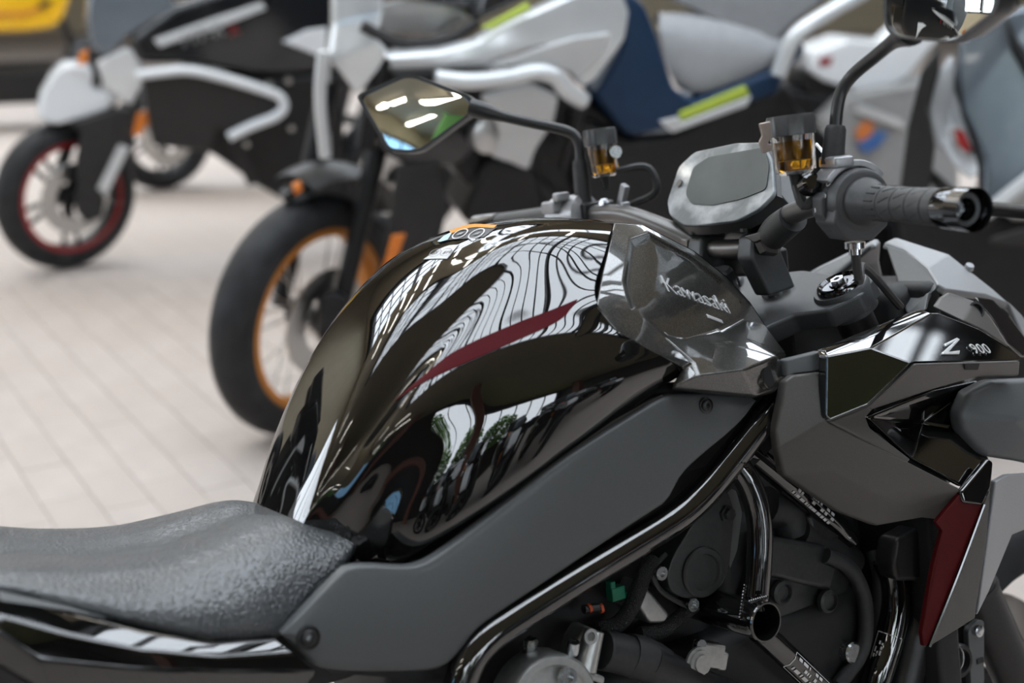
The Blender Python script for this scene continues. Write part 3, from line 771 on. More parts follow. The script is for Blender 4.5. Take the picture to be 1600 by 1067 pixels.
MB().grid(srows).add(srows[-1], [tuple(range(81))]).build('seat', 'seat', bike, angle=75)

# ---- tail cowl under the seat
T1 = [(-260,950,-.150),(0,932,-.152),(110,957,-.156),(220,985,-.160),(330,1004,-.160),(432,997,-.150)]
T2 = [(-260,985,-.172),(0,962,-.172),(110,992,-.174),(220,1016,-.174),(340,1026,-.170),(462,1020,-.156)]
T3 = [(-260,1010,-.178),(0,985,-.178),(60,1032,-.178),(220,1046,-.176),(350,1050,-.172),(497,1049,-.158)]
T4 = [(-260,1060,-.172),(0,1040,-.172),(60,1075,-.172),(220,1085,-.172),(350,1085,-.168),(480,1072,-.156)]
T5 = [(-260,1180,-.150),(0,1150,-.150),(60,1170,-.150),(220,1170,-.15),(350,1150,-.15),(470,1110,-.146)]
tl = [PL(l) for l in (T1, T2, T3, T4, T5)]
n6 = 6
tp_ = [p for l in tl for p in l]
tf_ = [(a * n6 + b, (a + 1) * n6 + b, (a + 1) * n6 + b + 1, a * n6 + b + 1) for a in range(3) for b in range(5)]
tail = MB().shell(tp_[:24], tf_, (0, 0.012, 0.0)).build('tail_cowl', 'tank_black', bike, bevel=0.003, segs=3)
MB().shell(tp_[18:], [(b, n6 + b, n6 + b + 1, b + 1) for b in range(5)], (0, 0.012, 0)).build('tail_under_panel', 'black_plastic', bike, bevel=0.002)
MB().shell([Vector((p.x, -p.y, p.z)) for p in tp_[:24]], [tuple(reversed(f)) for f in tf_], (0, -0.012, 0)).build('tail_cowl', 'tank_black', bike, bevel=0.003)
gs = PL([(0,926,-.150),(110,950,-.155),(170,968,-.157),(110,956,-.158),(0,940,-.158)])
MB().shell(gs, [(0, 1, 2, 3, 4)], INW).build('seat_trim', 'cover_grey', bike, bevel=0.002)

# ---- grey side cover with its two screws
SC = [(440,990,-.150),(522,905,-.148),(548,884,-.148),(640,884,-.152),(664,878,-.153),(705,852,-.156),(790,786,-.163),(885,714,-.170),(1005,637,-.170),(1030,622,-.168),(1056,616,-.166),(1168,619,-.160),(1181,626,-.160)]
SB = [(1150,664,-.174),(1066,738,-.170),(1040,782,-.168),(1020,797,-.167),(960,836,-.164),(860,903,-.160),(785,953,-.157),(742,985,-.155),(700,1035,-.152),(664,1047,-.151),(500,1042,-.148)]
def cover_side(sign):
    top = spline(PL(SC), 60); bot = spline(PL([SC[-1]] + SB + [(470,1018,-.149), SC[0]])[::-1], 60)
    rws = []
    prof_ = [(0, 0.0), (.0012, .0022), (.0035, .0034), (.009, .0040), (.5, .0055), (-.009, .0040), (-.0035, .0034), (-.0012, .0022), (0, 0.0)]
    for i in range(60):
        t_, b_ = top[i], bot[i]; d = b_ - t_; L_ = max(d.length, 1e-4); r = []
        for k, (q, h) in enumerate(prof_):
            f = q if q == .5 else (min(q / L_, .45) if k < 4 else (1 - min(-q / L_, .45) if k > 4 else q))
            e = min(1.0, i / 2.0, (59 - i) / 2.0)
            r.append(t_ + d * f - Vector((0, h * e, 0)))
        rws.append([r[0] + Vector((0, .010, 0))] + r + [r[-1] + Vector((0, .010, 0))])
    mb = MB().grid(rws)
    if sign < 0: mb.v = [Vector((p.x, -p.y, p.z)) for p in mb.v]
    return mb.build('side_cover', 'cover_grey', bike, angle=70)
scov = cover_side(1); cover_side(-1)
def socket_screw(parent, p, r, ax=(0, -1, 0), m='black_plastic', nm='screw'):
    ax = Vector(ax).normalized(); p = Vector(p)
    o = MB().lathe(p, ax, [(-0.006, r * 1.35), (0.0002, r * 1.35), (0.0006, r * 1.22), (-0.0012, r * 1.12), (-0.0012, r * 0.98), (0.0012, r * 0.90), (0.0020, r * 0.72), (0.0020, r * 0.42), (-0.002, r * 0.38), (-0.002, 0.0)], 24).build(nm, m, parent, angle=50)
    MB().lathe(p - ax * 0.0022, ax, [(0, r * 0.36), (0.0012, r * 0.36)], 6).build('hex_socket', 'steel', o, angle=20)
    return o
socket_screw(scov, P(483, 997, -.157), 0.0076)
socket_screw(scov, P(1104, 634, -.172), 0.0060)

ip = PL([(540,892,-.095),(600,896,-.110),(700,862,-.125),(1040,600,-.140),(1080,598,-.140),(1235,604,-.130),(1216,690,-.130),(1100,806,-.130),(1000,862,-.130),(790,1000,-.125),(722,1066,-.12),(520,1052,-.12),(456,996,-.12)])  # black sheet added behind the side cover so its gaps stay dark
for _s in (1, -1):
    MB().shell([Vector((p.x, p.y * _s, p.z)) for p in ip], [tuple(range(13))], (0, .015 * _s, 0)).build('dark_backing', 'dark_core', bike, smooth=False)
# ---- frame tubes
def tube(name, l, r, m='frame_black', parent=None, n=18, k=36, label=None):
    return MB().tube(spline(PL(l), k), r, n).build(name, m, parent or bike, angle=60, label=label)
MAIN = [(1232,612,-.150),(1195,652,-.157),(1150,708,-.158),(1106,762,-.158),(1070,797,-.157),(1028,826,-.156),(910,898,-.154),(800,968,-.152),(758,999,-.152),(733,1032,-.152),(715,1085,-.150),(700,1180,-.145)]
tube('frame_tube', MAIN, 0.0155, k=60)
ft = MB().tube(spline([Vector((p.x, -p.y, p.z)) for p in PL(MAIN)], 60), 0.0155, 14).build('frame_tube', 'frame_black', bike)
br = tube('frame_brace', [(1152,728,-.156),(1166,748,-.160),(1180,782,-.163),(1187,825,-.165),(1186,880,-.166),(1180,950,-.164)], 0.0132)
tube('frame_brace', [(1165,700,-.12),(1215,742,-.112),(1265,785,-.104),(1330,840,-.095)], 0.0125)
lb = tube('frame_brace', [(1186,985,-.150),(1240,1035,-.146),(1300,1092,-.142),(1350,1140,-.14)], 0.0130)
dt = tube('down_tube', [(1384,872,-.12),(1397,905,-.124),(1399,950,-.126),(1388,1005,-.126),(1372,1055,-.126),(1345,1150,-.12)], 0.0165)
# welds: rows of small beads where the tubes meet
def weld(pts, r, parent, nb):
    mb = MB()
    for i, p in enumerate(spline(pts, nb)):
        mb.lathe(p, (0.2, -1, 0.3), [(-r * .5, 0.0), (-r * .3, r * .8), (0.0, r), (r * .4, r * .75), (r * .6, 0.0)], 8)
    mb.build('weld_bead', 'frame_black', parent)
weld(PL([(1150,745,-.168),(1142,735,-.170),(1149,724,-.172),(1160,722,-.172),(1168,730,-.171)]), 0.0024, br, 11)
weld(PL([(1164,915,-.178),(1161,935,-.180),(1158,955,-.180),(1157,965,-.180)]), 0.0022, br, 11)
weld(PL([(1172,940,-.186),(1185,936,-.187),(1198,933,-.187)]), 0.0022, br, 9)
# open cross tube end
pe = P(1196, 972, -.195)
ax = Vector((0.05, -1, 0.0)).normalized()
MB().lathe(pe, ax, [(-0.15, 0.0185), (-0.012, 0.0185), (-0.002, 0.0192), (0.0, 0.0205), (0.0015, 0.0198), (0.0015, 0.0182), (-0.002, 0.0172), (-0.10, 0.0170)], 36).build('cross_tube', 'frame_black', bike, angle=40)
MB().lathe(pe - ax * 0.06, ax, [(0, 0.017), (0.002, 0.017)], 24).build('cross_tube_plug', 'dark_core', bike)
# printed white labels on the tubes: outline and rows of tiny marks
def tube_label(parent, a, b, r, rows_, seed, outline=True, side=-1):
    rnd = random.Random(seed)
    a, b = Vector(a), Vector(b); t = (b - a).normalized(); L_ = (b - a).length
    v = (F1.o - (a + b) / 2); v = (v - t * v.dot(t)).normalized(); w = t.cross(v)
    def q(s, ang): return a + t * s * L_ + (v * math.cos(ang) + w * math.sin(ang)) * (r + 0.0004)
    mb = MB()
    def patch(s0_, s1_, a0, a1):
        k = 3
        mb.grid([[q(s0_, a0 + (a1 - a0) * i / k) for i in range(k + 1)], [q(s1_, a0 + (a1 - a0) * i / k) for i in range(k + 1)]])
    for an0, an1 in rows_:
        s = 0.06
        while s < 0.95:
            e = min(s + rnd.uniform(0.015, 0.09), 0.97)
            if rnd.random() < 0.8: patch(s, e, an0, an1)
            s = e + rnd.uniform(0.008, 0.03)
    if outline:
        for s in (0.0, 1.0): patch(s - 0.006, s + 0.006, -0.9, 0.9)
        for an in (-0.9, 0.9): patch(0.0, 1.0, an - 0.03, an + 0.03)
    mb.build('printed_label', 'white_print', parent, smooth=False)
lp = PL([(1165,700,-.12),(1215,742,-.112),(1265,785,-.104),(1330,840,-.095)])
b2 = [o for o in bike.children if o.name.startswith('frame_brace')][1]
tube_label(b2, P(1228, 752, -.1105), P(1292, 808, -.100), 0.0125, [(-0.7, -0.45), (-0.3, -0.05), (0.15, 0.4)], 3, False)
tube_label(lb, P(1228, 1024, -.147), P(1306, 1098, -.1415), 0.0130, [(-0.7, -0.45), (-0.25, 0.0), (0.2, 0.5)], 5)
tube_label(dt, P(1391, 992, -.126), P(1362, 1090, -.1245), 0.0165, [(0.25, 0.36), (0.45, 0.56), (0.65, 0.76)], 6)

# ---- dark mechanical core behind everything
core = MB()
core.box((-.33, 0, .62), (.38, .17, .24)).box((-.02, 0, .50), (.22, .16, .40)).box((-.18, 0, .44), (.5, .22, .30)).box((0.0, 0, .83), (.09, .10, .15)).box((-.75, 0, .70), (.42, .2, .10))
core.build('airbox_and_crankcase', 'dark_core', bike, bevel=0.02)
MB().box((0.115, 0, .57), (.035, .34, .36)).build('radiator', 'dark_core', bike, bevel=0.006)
MB().box((0.20, 0, .84), (.12, .20, .16)).build('headlight_back', 'dark_core', bike, bevel=0.02)

# ---- engine parts on the right side
eng = PL([(1200,843,-.105),(1292,858,-.10),(1330,905,-.097),(1345,1000,-.095),(1340,1090,-.095),(1160,1100,-.105),(1170,950,-.105)])
MB().shell(eng, [(0, 6, 5, 4, 3, 2, 1)], (0, .05, 0)).build('cylinder_head', 'alu_dark', bike, bevel=0.006, segs=3)
MB().shell(PL([(1196,836,-.115),(1292,852,-.11),(1312,884,-.11),(1300,925,-.11),(1190,898,-.115)]), [(0, 4, 3, 2, 1)], (0, .02, 0)).build('head_cover', 'alu_dark', bike, bevel=0.006, segs=3)
for x, y in ((1218, 925), (1290, 938)):
    MB().lathe(P(x, y, -.108), (0, -1, 0), [(0, .013), (.006, .013), (.008, .010), (.004, .009), (.004, 0)], 16).build('head_boss', 'alu_dark', bike)
hb = MB().lathe(P(1322, 1018, -.11), (0, -1, 0.1), [(0, .012), (.012, .012), (.014, .010), (.014, .0)], 16).build('engine_bolt', 'steel', bike)
# pear-shaped starter cover with round boss
pear = [(1122,768),(1138,766),(1148,800),(1141,880),(1130,915),(1105,932),(1072,936),(1048,925),(1042,900),(1052,868),(1085,815)]
pr = round_poly([P(x, y, -.130) for x, y in pear], .008, 3)
nP = len(pr)
sgp = MB().shell(pr, [tuple(range(nP))], (0, .035, 0)).build('starter_cover', 'alu_dark', bike, bevel=.003, segs=2)
MB().lathe(P(1097, 893, -.130), (0, -1, 0), [(0, .026), (.003, .026), (.005, .024), (.005, .019), (.002, .0175), (.002, 0)], 28).build('cover_boss', 'alu_dark', sgp)
MB().lathe(P(1134, 802, -.13), (0, -1, 0), [(0, .009), (.004, .009), (.004, .0065), (.009, .0065), (.009, 0)], 6).build('cover_bolt', 'alu_dark', sgp, angle=20)
MB().shell(round_poly(PL([(1130,762,-.12),(1150,765,-.12),(1160,800,-.12),(1152,860,-.12),(1140,890,-.12)]), .004), [tuple(range(25))], (0, .01, 0)).build('mount_plate', 'cover_grey', bike, bevel=.001)
for x, y in ((1031, 895), (1080, 944)):
    MB().lathe(P(x, y, -.128), (0, -1, 0), [(0, .007), (.004, .007), (.004, .004), (.001, .004), (.001, 0)], 14).build('cover_screw', 'steel', sgp)
MB().tube(spline(PL([(1040,865,-.12),(1020,890,-.12),(1030,920,-.12),(1070,945,-.12),(1090,950,-.12)]), 20), .003, 8).build('gasket_flange', 'alu_dark', bike)
# silver throttle housing, sensor tower, clutch cover
th_ = PL([(1000,905,-.12),(1018,925,-.12),(1048,960,-.12),(1040,974,-.12),(1015,975,-.12),(1000,950,-.12),(985,955,-.12),(988,930,-.12)])
MB().shell(th_, [tuple(range(8))], (0, .03, 0)).build('throttle_housing', 'alu', bike, bevel=.004, segs=2)
tw_ = PL([(918,978,-.135),(946,990,-.135),(936,1042,-.135),(930,1056,-.135),(892,1044,-.135),(905,1000,-.135)])
tower = MB().shell(tw_, [tuple(range(6))], (0, .03, 0)).build('sensor_tower', 'alu', bike, bevel=.006, segs=3)
MB().tube([P(929, 985, -.140), P(912, 1046, -.140)], [.0095, .0125], 20).build('sensor_barrel', 'alu', tower)
MB().lathe(P(921, 994, -.148), (0, -1, 0.1), [(0, .0075), (.003, .0075), (.003, .0045), (.0, .0045), (.0, 0)], 20).build('sensor_cap', 'alu', tower)
MB().shell(PL([(880,1036,-.15),(946,1058,-.15),(944,1070,-.15),(878,1046,-.15)]), [(0, 1, 2, 3)], (0, .03, 0)).build('sensor_flange', 'alu', tower, bevel=.002)
MB().lathe(P(894, 1020, -.145), Vector((0.1, -.3, 1)), [(0, .006), (.012, .006), (.012, 0)], 12).build('flange_bolt', 'steel', tower)
cc = MB().lathe(P(862, 1105, -.155), (0, -1, 0.05), [(-.03, .05), (.0, .05), (.004, .047), (.004, .040), (.001, .038), (.001, .0)], 40).build('clutch_cover', 'alu', bike, angle=40)
MB().lathe(P(884, 1056, -.160), (0, -1, 0.05), [(0, .0085), (.006, .0085), (.006, .005), (.002, .005), (.002, 0)], 18).build('cover_bolt', 'steel', cc)
MB().lathe(P(829, 1012, -.13), Vector((.05, -.3, 1)), [(-.012, .008), (-.004, .008), (-.004, .0068), (.008, .0068), (.010, .005), (.010, 0)], 6).build('banjo_bolt', 'steel', bike, angle=20)
MB().lathe(P(831, 1028, -.13), Vector((.05, -.3, 1)), [(-.004, .0085), (.006, .0085), (.006, .004)], 16).build('copper_fitting', 'copper', bike)
gc = MB().box(P(962, 926, -.115), (.016, .012, .014)).box(P(955, 921, -.115), (.006, .01, .018)).box(P(966, 932, -.113), (.02, .008, .006))
gc.build('green_connector', 'green_plastic', bike, bevel=.0015)
MB().tube(PL([(912,952,-.118),(926,950,-.118),(940,949,-.118)]), .0045, 10).build('wire_plug', 'black_plastic', bike)
for x in (919, 937): MB().lathe(P(x, 951, -.119), (1, -.1, .1), [(0, .0048), (.003, .0048)], 10).build('wire_seal', 'orange_wire', bike)
tube('wiring_sleeve', [(1020,870,-.12),(1005,900,-.122),(996,925,-.124),(985,950,-.12),(965,975,-.115),(935,985,-.11)], .0085, 'braid')
tube('wiring_sleeve', [(1085,945,-.115),(1060,965,-.115),(1035,985,-.115),(1000,990,-.112)], .0075, 'braid')
tube('corrugated_hose', [(940,1015,-.125),(965,1020,-.125),(985,1026,-.125)], [.019 + .0012 * (i % 2) for i in range(16)], 'rubber', k=16)
tube('hose_cuff', [(980,1022,-.125),(1000,1028,-.125),(1020,1036,-.125),(1035,1044,-.125)], [.021, .0215, .022, .022, .0215, .0215, .021, .020], 'rubber', k=8)
tube('coolant_pipe', [(1015,1032,-.13),(1055,1052,-.13),(1110,1078,-.128),(1180,1110,-.12),(1280,1160,-.1)], .0175, 'black_plastic')
rg = MB().box(P(1106, 1022, -.125), (.030, .02, .026), Matrix.Rotation(.35, 3, 'Y')).box(P(1122, 1030, -.125), (.012, .02, .02), Matrix.Rotation(.35, 3, 'Y'))
rgo = rg.build('water_pump_housing', 'alu', bike, bevel=.003)
MB().lathe(P(1090, 1034, -.137), (0, -1, 0), [(0, .016), (.003, .016), (.003, .013), (.006, .013), (.006, .009), (.009, .009), (.009, 0)], 24).build('pump_boss', 'alu', rgo, angle=30)
MB().lathe(P(1091, 1007, -.132), (0, -1, .1), [(0, .006), (.006, .006), (.006, 0)], 12).build('pump_bolt', 'steel', rgo)
tube('radiator_hose', [(1290,868,-.115),(1325,885,-.12),(1348,925,-.122),(1353,975,-.122),(1345,1020,-.12),(1310,1070,-.118)], .0085, 'rubber')
tube('coolant_hose', [(1245,830,-.09),(1290,850,-.085),(1330,880,-.08)], .018, 'rubber')
tube('intake_duct', [(1195,790,-.08),(1225,800,-.08),(1235,830,-.08)], .022, 'rubber')
tube('clutch_cable', [(1365,860,-.10),(1375,900,-.11),(1372,980,-.11),(1350,1080,-.11)], .009, 'rubber')
# cable clip and small bracket near the radiator
tube('lower_hose', [(1440,930,-.12),(1432,985,-.13),(1420,1040,-.13),(1400,1110,-.13)], .020, 'black_plastic')
MB().lathe(P(1434, 1000, -.13), P(1420, 1040, -.13) - P(1434, 1000, -.13), [(-.006, .0225), (.006, .0225)], 24).build('hose_clamp', 'cover_grey', bike)
tube('lower_sleeve', [(1440,985,-.128),(1446,940,-.12),(1462,880,-.11)], .019, 'braid')
hn = MB().lathe(P(1490, 1030, -.13), (0, -1, .05), [(0, .020), (.010, .020), (.012, .018), (.012, .014), (.004, .012), (.004, 0)], 28).build('radiator_boss', 'black_plastic', bike)
MB().lathe(P(1490, 1030, -.143), (0, -1, .05), [(0, .0165), (.001, .0165), (.0015, .015), (.0, .0145)], 28, close=True).build('boss_ring', 'steel', hn)
stay = round_poly(PL([(1513,985,-.14),(1530,968,-.14),(1538,970,-.14),(1538,1120,-.14),(1520,1120,-.14)]), .004, 3)
sty = MB().shell(stay, [tuple(range(len(stay)))], (0, .008, 0)).build('radiator_stay', 'cover_grey', bike, bevel=.0015)
MB().lathe(P(1527, 985, -.141), (0, -1, 0), [(0, .007), (.004, .007), (.005, .005), (.005, 0)], 16).build('stay_bolt', 'steel', sty)
MB().box(P(1531, 1032, -.1405), (.010, .002, .006)).build('stay_slot', 'dark_core', sty)
tube('brake_hose', [(1502,975,-.12),(1505,1030,-.12),(1508,1110,-.12)], .0045, 'rubber')
# ---- radiator shroud (right side built from its facets; the left one is its mirror image)
def panel(name, pts, faces, m, off=INW, bevel=0.002, parent=None, segs=2, both=True, label=None):
    L_ = PL(pts)
    if faces is None: faces = [tuple(range(len(L_)))]
    o = MB().shell(L_, faces, off).build(name, m, parent or bike, bevel=bevel, segs=segs, label=label)
    if both:
        offm = (off[0], -off[1], off[2])
        MB().shell([Vector((p.x, -p.y, p.z)) for p in L_], [tuple(reversed(f)) for f in faces], offm).build(name, m, (parent if parent and parent.name.endswith('x') else bike), bevel=bevel, segs=1)
    return o
# matte main body
panel('shroud_body', [(1216,702,-.175),(1213,672,-.182),(1222,630,-.188),(1228,596,-.190),(1243,586,-.192),(1286,581,-.196),(1292,658,-.205),(1420,722,-.222),(1502,764,-.225),(1470,812,-.190),(1443,809,-.185),(1370,822,-.170),(1312,800,-.165),(1262,767,-.165),(1225,742,-.168),(1300,735,-.195),(1370,772,-.198)],
      [(0, 1, 2, 3, 4, 5, 6), (0, 6, 15, 14), (6, 7, 16, 15), (7, 8, 9, 10, 16), (14, 15, 12, 13), (15, 16, 11, 12), (16, 10, 11)], 'warm_grey', bevel=0.003, segs=3)
panel('shroud_neck', [(1229,562,-.180),(1286,548,-.188),(1288,579,-.192),(1242,584,-.186),(1230,590,-.182)], None, 'cover_grey')
# upper gloss piece: top facet, chrome-bright facet, dark facet
sg_ = panel('shroud_gloss', [(1288,548,-.200),(1444,484,-.165),(1455,489,-.186),(1360,544,-.217),(1292,557,-.208),
      (1467,489,-.186),(1530,514,-.203),(1576,542,-.216),(1595,559,-.220),(1595,563,-.222),(1430,565,-.230),
      (1424,567,-.235),(1357,632,-.226),(1297,656,-.212),(1290,650,-.208)],
      [(0, 4, 3, 2, 1), (3, 11, 10, 9, 8, 7, 6, 5, 2), (4, 14, 13, 12, 11, 3)], 'tank_black', bevel=0.0016, segs=3, label='glossy black faceted radiator shroud panel')
# emblem Z and number on the bright facet
_a, _b, _c = P(1360,544,-.217), P(1595,563,-.222), P(1467,489,-.186)
fn = (_b - _a).cross(_c - _a).normalized()
if fn.y > 0: fn = -fn
def on_f(px, py, lift=0.0035): return plane_at(F1, px, py, _b * .4 + _a * .35 + _c * .25, fn) + fn * lift
def badge(nm, poly, parent):
    q = [on_f(x, y) for x, y in poly]
    MB().shell(q, [tuple(range(len(q)))], -fn * 0.003).build(nm, 'emblem', parent, bevel=0.0006)
badge('emblem_letter', [(1472,540),(1492,530),(1497,533),(1480,552),(1497,550),(1496,556),(1470,556),(1469,553),(1487,537),(1474,544)], sg_)
pa, pb, pc = on_f(1520, 555, .003), on_f(1562, 554, .003), on_f(1513, 543, .003)
text_mesh('emblem_number', '900', pa, pb - pa, pc - pa, 0.018, 'emblem', sg_, 0.0006, shear=-0.2, space=1.1)
# matte strip below, with its slot
mt = panel('shroud_rib', [(1430,568,-.232),(1595,564,-.228),(1593,587,-.216),(1532,589,-.214),(1500,595,-.212),(1460,608,-.210),(1362,640,-.208),(1354,652,-.206),(1360,668,-.206),(1424,718,-.216),(1418,724,-.220),(1296,659,-.208),(1358,636,-.222)],
      [(0, 12, 6, 5, 4, 3, 2, 1), (12, 11, 10, 9, 8, 7, 6)], 'warm_grey', bevel=0.0025)
MB().shell(round_poly([P(1507,568,-.2335), P(1531,568,-.233), P(1528,578,-.2275), P(1508,578,-.2285)], .002), [tuple(range(20))], (0, .001, 0)).build('rib_slot', 'dark_core', mt)
# deep gloss recess
panel('shroud_recess', [(1356,652,-.195),(1460,610,-.185),(1530,594,-.185),(1518,612,-.190),(1502,642,-.192),(1506,672,-.194),(1528,702,-.200),(1548,716,-.205),(1508,762,-.212),(1424,716,-.206),(1440,660,-.165)],
      [(0, 10, 2, 1), (10, 5, 4, 3, 2), (0, 9, 10), (10, 9, 8, 7, 6, 5)], 'tank_black', bevel=0.003, segs=3)
# grey pod to the right
panel('side_pod', [(1500,647,-.205),(1517,611,-.205),(1551,594,-.205),(1660,590,-.195),(1700,660,-.195),(1660,735,-.200),(1600,722,-.208),(1541,713,-.210),(1528,700,-.208),(1506,672,-.206),(1590,655,-.222)],
      [(0, 10, 2, 1), (2, 10, 3), (3, 10, 5, 4), (10, 7, 6, 5), (0, 9, 8, 7, 10)], 'cover_grey', (0, .02, 0), 0.006, segs=3)
# lower fin: red facet, grey facet, bright edge, outer guard
panel('red_fin', [(1502,770,-.222),(1534,786,-.226),(1532,802,-.226),(1455,1006,-.205),(1444,1010,-.203),(1441,988,-.203),(1450,934,-.206),(1459,883,-.210),(1473,829,-.216),(1463,816,-.216)], None, 'fin_red', (0, .006, 0), 0.001, label='dark red lower fin')
panel('grey_fin', [(1537,792,-.229),(1548,765,-.229),(1540,860,-.224),(1525,953,-.212),(1524,966,-.210),(1453,1010,-.206)], None, 'warm_grey', (0, .006, 0), 0.0015)
MB().tube(spline(PL([(1538,788,-.228),(1500,890,-.219),(1452,1010,-.2055)]), 12), .0022, 8).build('fin_edge', 'chrome_black', bike)
panel('fin_bracket', [(1502,768,-.224),(1545,716,-.222),(1553,722,-.222),(1550,762,-.229),(1536,790,-.229),(1506,786,-.226)], None, 'tank_black', (0, .008, 0), .003)
panel('outer_guard', [(1556,752,-.216),(1575,742,-.214),(1680,735,-.20),(1670,800,-.19),(1582,836,-.196),(1545,925,-.200),(1527,962,-.205),(1536,900,-.210)], [(0, 1, 4, 5, 6, 7), (1, 2, 3, 4)], 'cowl_grey', (0, .008, 0), .002)
# horn cover with its screw, between fin and engine
hc_ = panel('horn_cover', [(1402,843,-.150),(1440,822,-.152),(1462,822,-.154),(1470,836,-.154),(1462,880,-.152),(1450,910,-.150),(1402,908,-.148),(1394,880,-.146)], None, 'black_plastic', (0, .03, 0), .006, segs=3, both=False)
socket_screw(hc_, P(1459, 832, -.1555), .0055)
# bracket below the shroud and wiring junction
panel('coil_cover', [(1262,805,-.105),(1320,800,-.105),(1322,835,-.105),(1300,850,-.105),(1270,840,-.105)], None, 'black_plastic', (0, .03, 0), .006, both=False)
MB().shell(round_poly(PL([(1322,826,-.108),(1331,826,-.108),(1336,834,-.108),(1328,842,-.108),(1322,836,-.108)]), .001), [tuple(range(25))], (0, .001, 0)).build('coil_mark', 'white_print', bike, smooth=False)

# ---- headlight cowl
panel('headlight_cowl', [(1382,378,-.010),(1399,370,-.015),(1483,397,-.060),(1517,424,-.075),(1551,451,-.085),(1600,496,-.095),(1690,580,-.08),(1690,620,-.10),(1600,524,-.115),(1577,471,-.110),(1540,459,-.110),(1477,451,-.125),(1466,444,-.125),(1450,418,-.095),(1416,390,-.045)],
      [(0, 14, 1), (14, 13, 2, 1), (13, 12, 11, 3, 2), (11, 10, 4, 3), (10, 9, 5, 4), (9, 8, 5), (8, 7, 6, 5)], 'cowl_grey', (0.0, .006, -.008), .0025, segs=3)
panel('cowl_inner', [(1382,381,-.012),(1416,393,-.047),(1452,424,-.097),(1464,449,-.126),(1451,461,-.130),(1446,486,-.140),(1416,492,-.11),(1398,428,-.05)],
      [(0, 7, 2, 1), (7, 6, 3, 2), (6, 5, 4, 3)], 'cover_grey', (.012, .008, 0), .003)
c2 = panel('cowl_side', [(1484,457,-.142),(1524,471,-.148),(1547,495,-.152),(1577,543,-.165),(1537,516,-.178),(1504,501,-.176),(1460,480,-.150),(1470,466,-.140)],
      [(0, 7, 6, 5, 1), (1, 5, 4, 2), (2, 4, 3)], 'warm_grey', (.004, .008, 0), .003)
panel('cowl_vent', [(1524,464,-.138),(1552,468,-.135),(1578,494,-.135),(1612,540,-.14),(1600,560,-.15),(1578,540,-.158),(1550,496,-.150),(1530,472,-.144)], [(0, 7, 6, 2, 1), (6, 5, 4, 3, 2)], 'tank_black', (.004, .008, 0), .003)
MB().lathe(P(1525, 485, -.156), (-.2, -.9, .35), [(-.003, .010), (.002, .010), (.002, .0075), (-.002, .007)], 16).build('cowl_grommet', 'dark_core', c2)
MB().lathe(P(1514, 418, -.074), (-.1, -.6, .8), [(-.002, .006), (.004, .005), (.005, 0)], 12).build('cowl_pin', 'cowl_grey', bike)

MB().box((0.185, 0, .80), (.03, .24, .24)).build('inner_fairing', 'dark_core', bike, bevel=.01)
# ---- fork, triple clamp, risers
fax = Vector((-.42, 0, .91)).normalized()
for s in (-1, 1):
    c = P(1312, 446, -.105); c = Vector((c.x, s * .105, c.z))
    MB().tube([c - fax * .02, c - fax * .60], .0215, 20).build('fork_tube', 'black_plastic', bike)
    MB().lathe(c, fax, [(-.034, .031), (-.005, .032), (-.001, .030), (-.001, .0265)], 32, close=False).build('clamp_ring', 'triple', bike, angle=40)
    fcp = MB().lathe(c, fax, [(-.004, .0262), (.002, .0262), (.005, .0245), (.006, .0215), (.003, .019), (.003, .011), (.005, .010), (.005, 0)], 32).build('fork_cap', 'chrome_black', bike, angle=30)
    MB().lathe(c + fax * .005, fax, [(0, .0085), (.004, .008), (.004, .004), (.001, .004), (.001, 0)], 6).build('adjuster', 'steel', fcp, angle=20)
    MB().tube([c - fax * .30 + Vector((0, 0, 0)), c - fax * .60], .027, 20).build('fork_sleeve', 'black_plastic', bike)
    for dd in (.34, .40, .43): MB().lathe(c - fax * dd, fax, [(0, .0285), (.006, .0285)], 20).build('sleeve_ring', 'rubber', bike)
    MB().tube([c - fax * .58, c - fax * .78], .024, 16).build('fork_slider', 'alu_dark', bike)
c0 = P(1312, 446, -.105); c0 = Vector((c0.x, 0, c0.z)) - fax * .03
ex_, ey_ = Vector((.91, 0, .42)), Vector((0, 1, 0))
pl = [(.03,-.128),(-.008,-.140),(-.040,-.118),(-.052,-.075),(-.085,-.050),(-.088,.050),(-.052,.075),(-.040,.118),(-.008,.140),(.03,.128),(.035,.06),(.045,0),(.035,-.06)]
MB().shell([c0 + ex_ * a + ey_ * b for a, b in pl], [tuple(range(len(pl)))], fax * .024).build('triple_clamp', 'triple', bike, bevel=.004, segs=2)
MB().lathe(c0 + fax * .024, fax, [(0, .02), (.006, .02), (.008, .016), (.003, .013), (.003, 0)], 24).build('stem_nut', 'steel', bike, angle=30)
BARP = [(-.052,.27,1.034),(-.036,.20,1.034),(-.032,.15,1.028),(-.018,.09,1.006),(-.006,.055,.988),(-.004,.03,.982),(-.004,-.03,.982),(-.006,-.055,.988),(-.018,-.09,1.006),(-.032,-.15,1.022),(-.046,-.22,1.028),(-.058,-.27,1.026)]
MB().tube(spline(BARP, 60), .0112, 16).build('handlebar', 'bar_metal', bike)
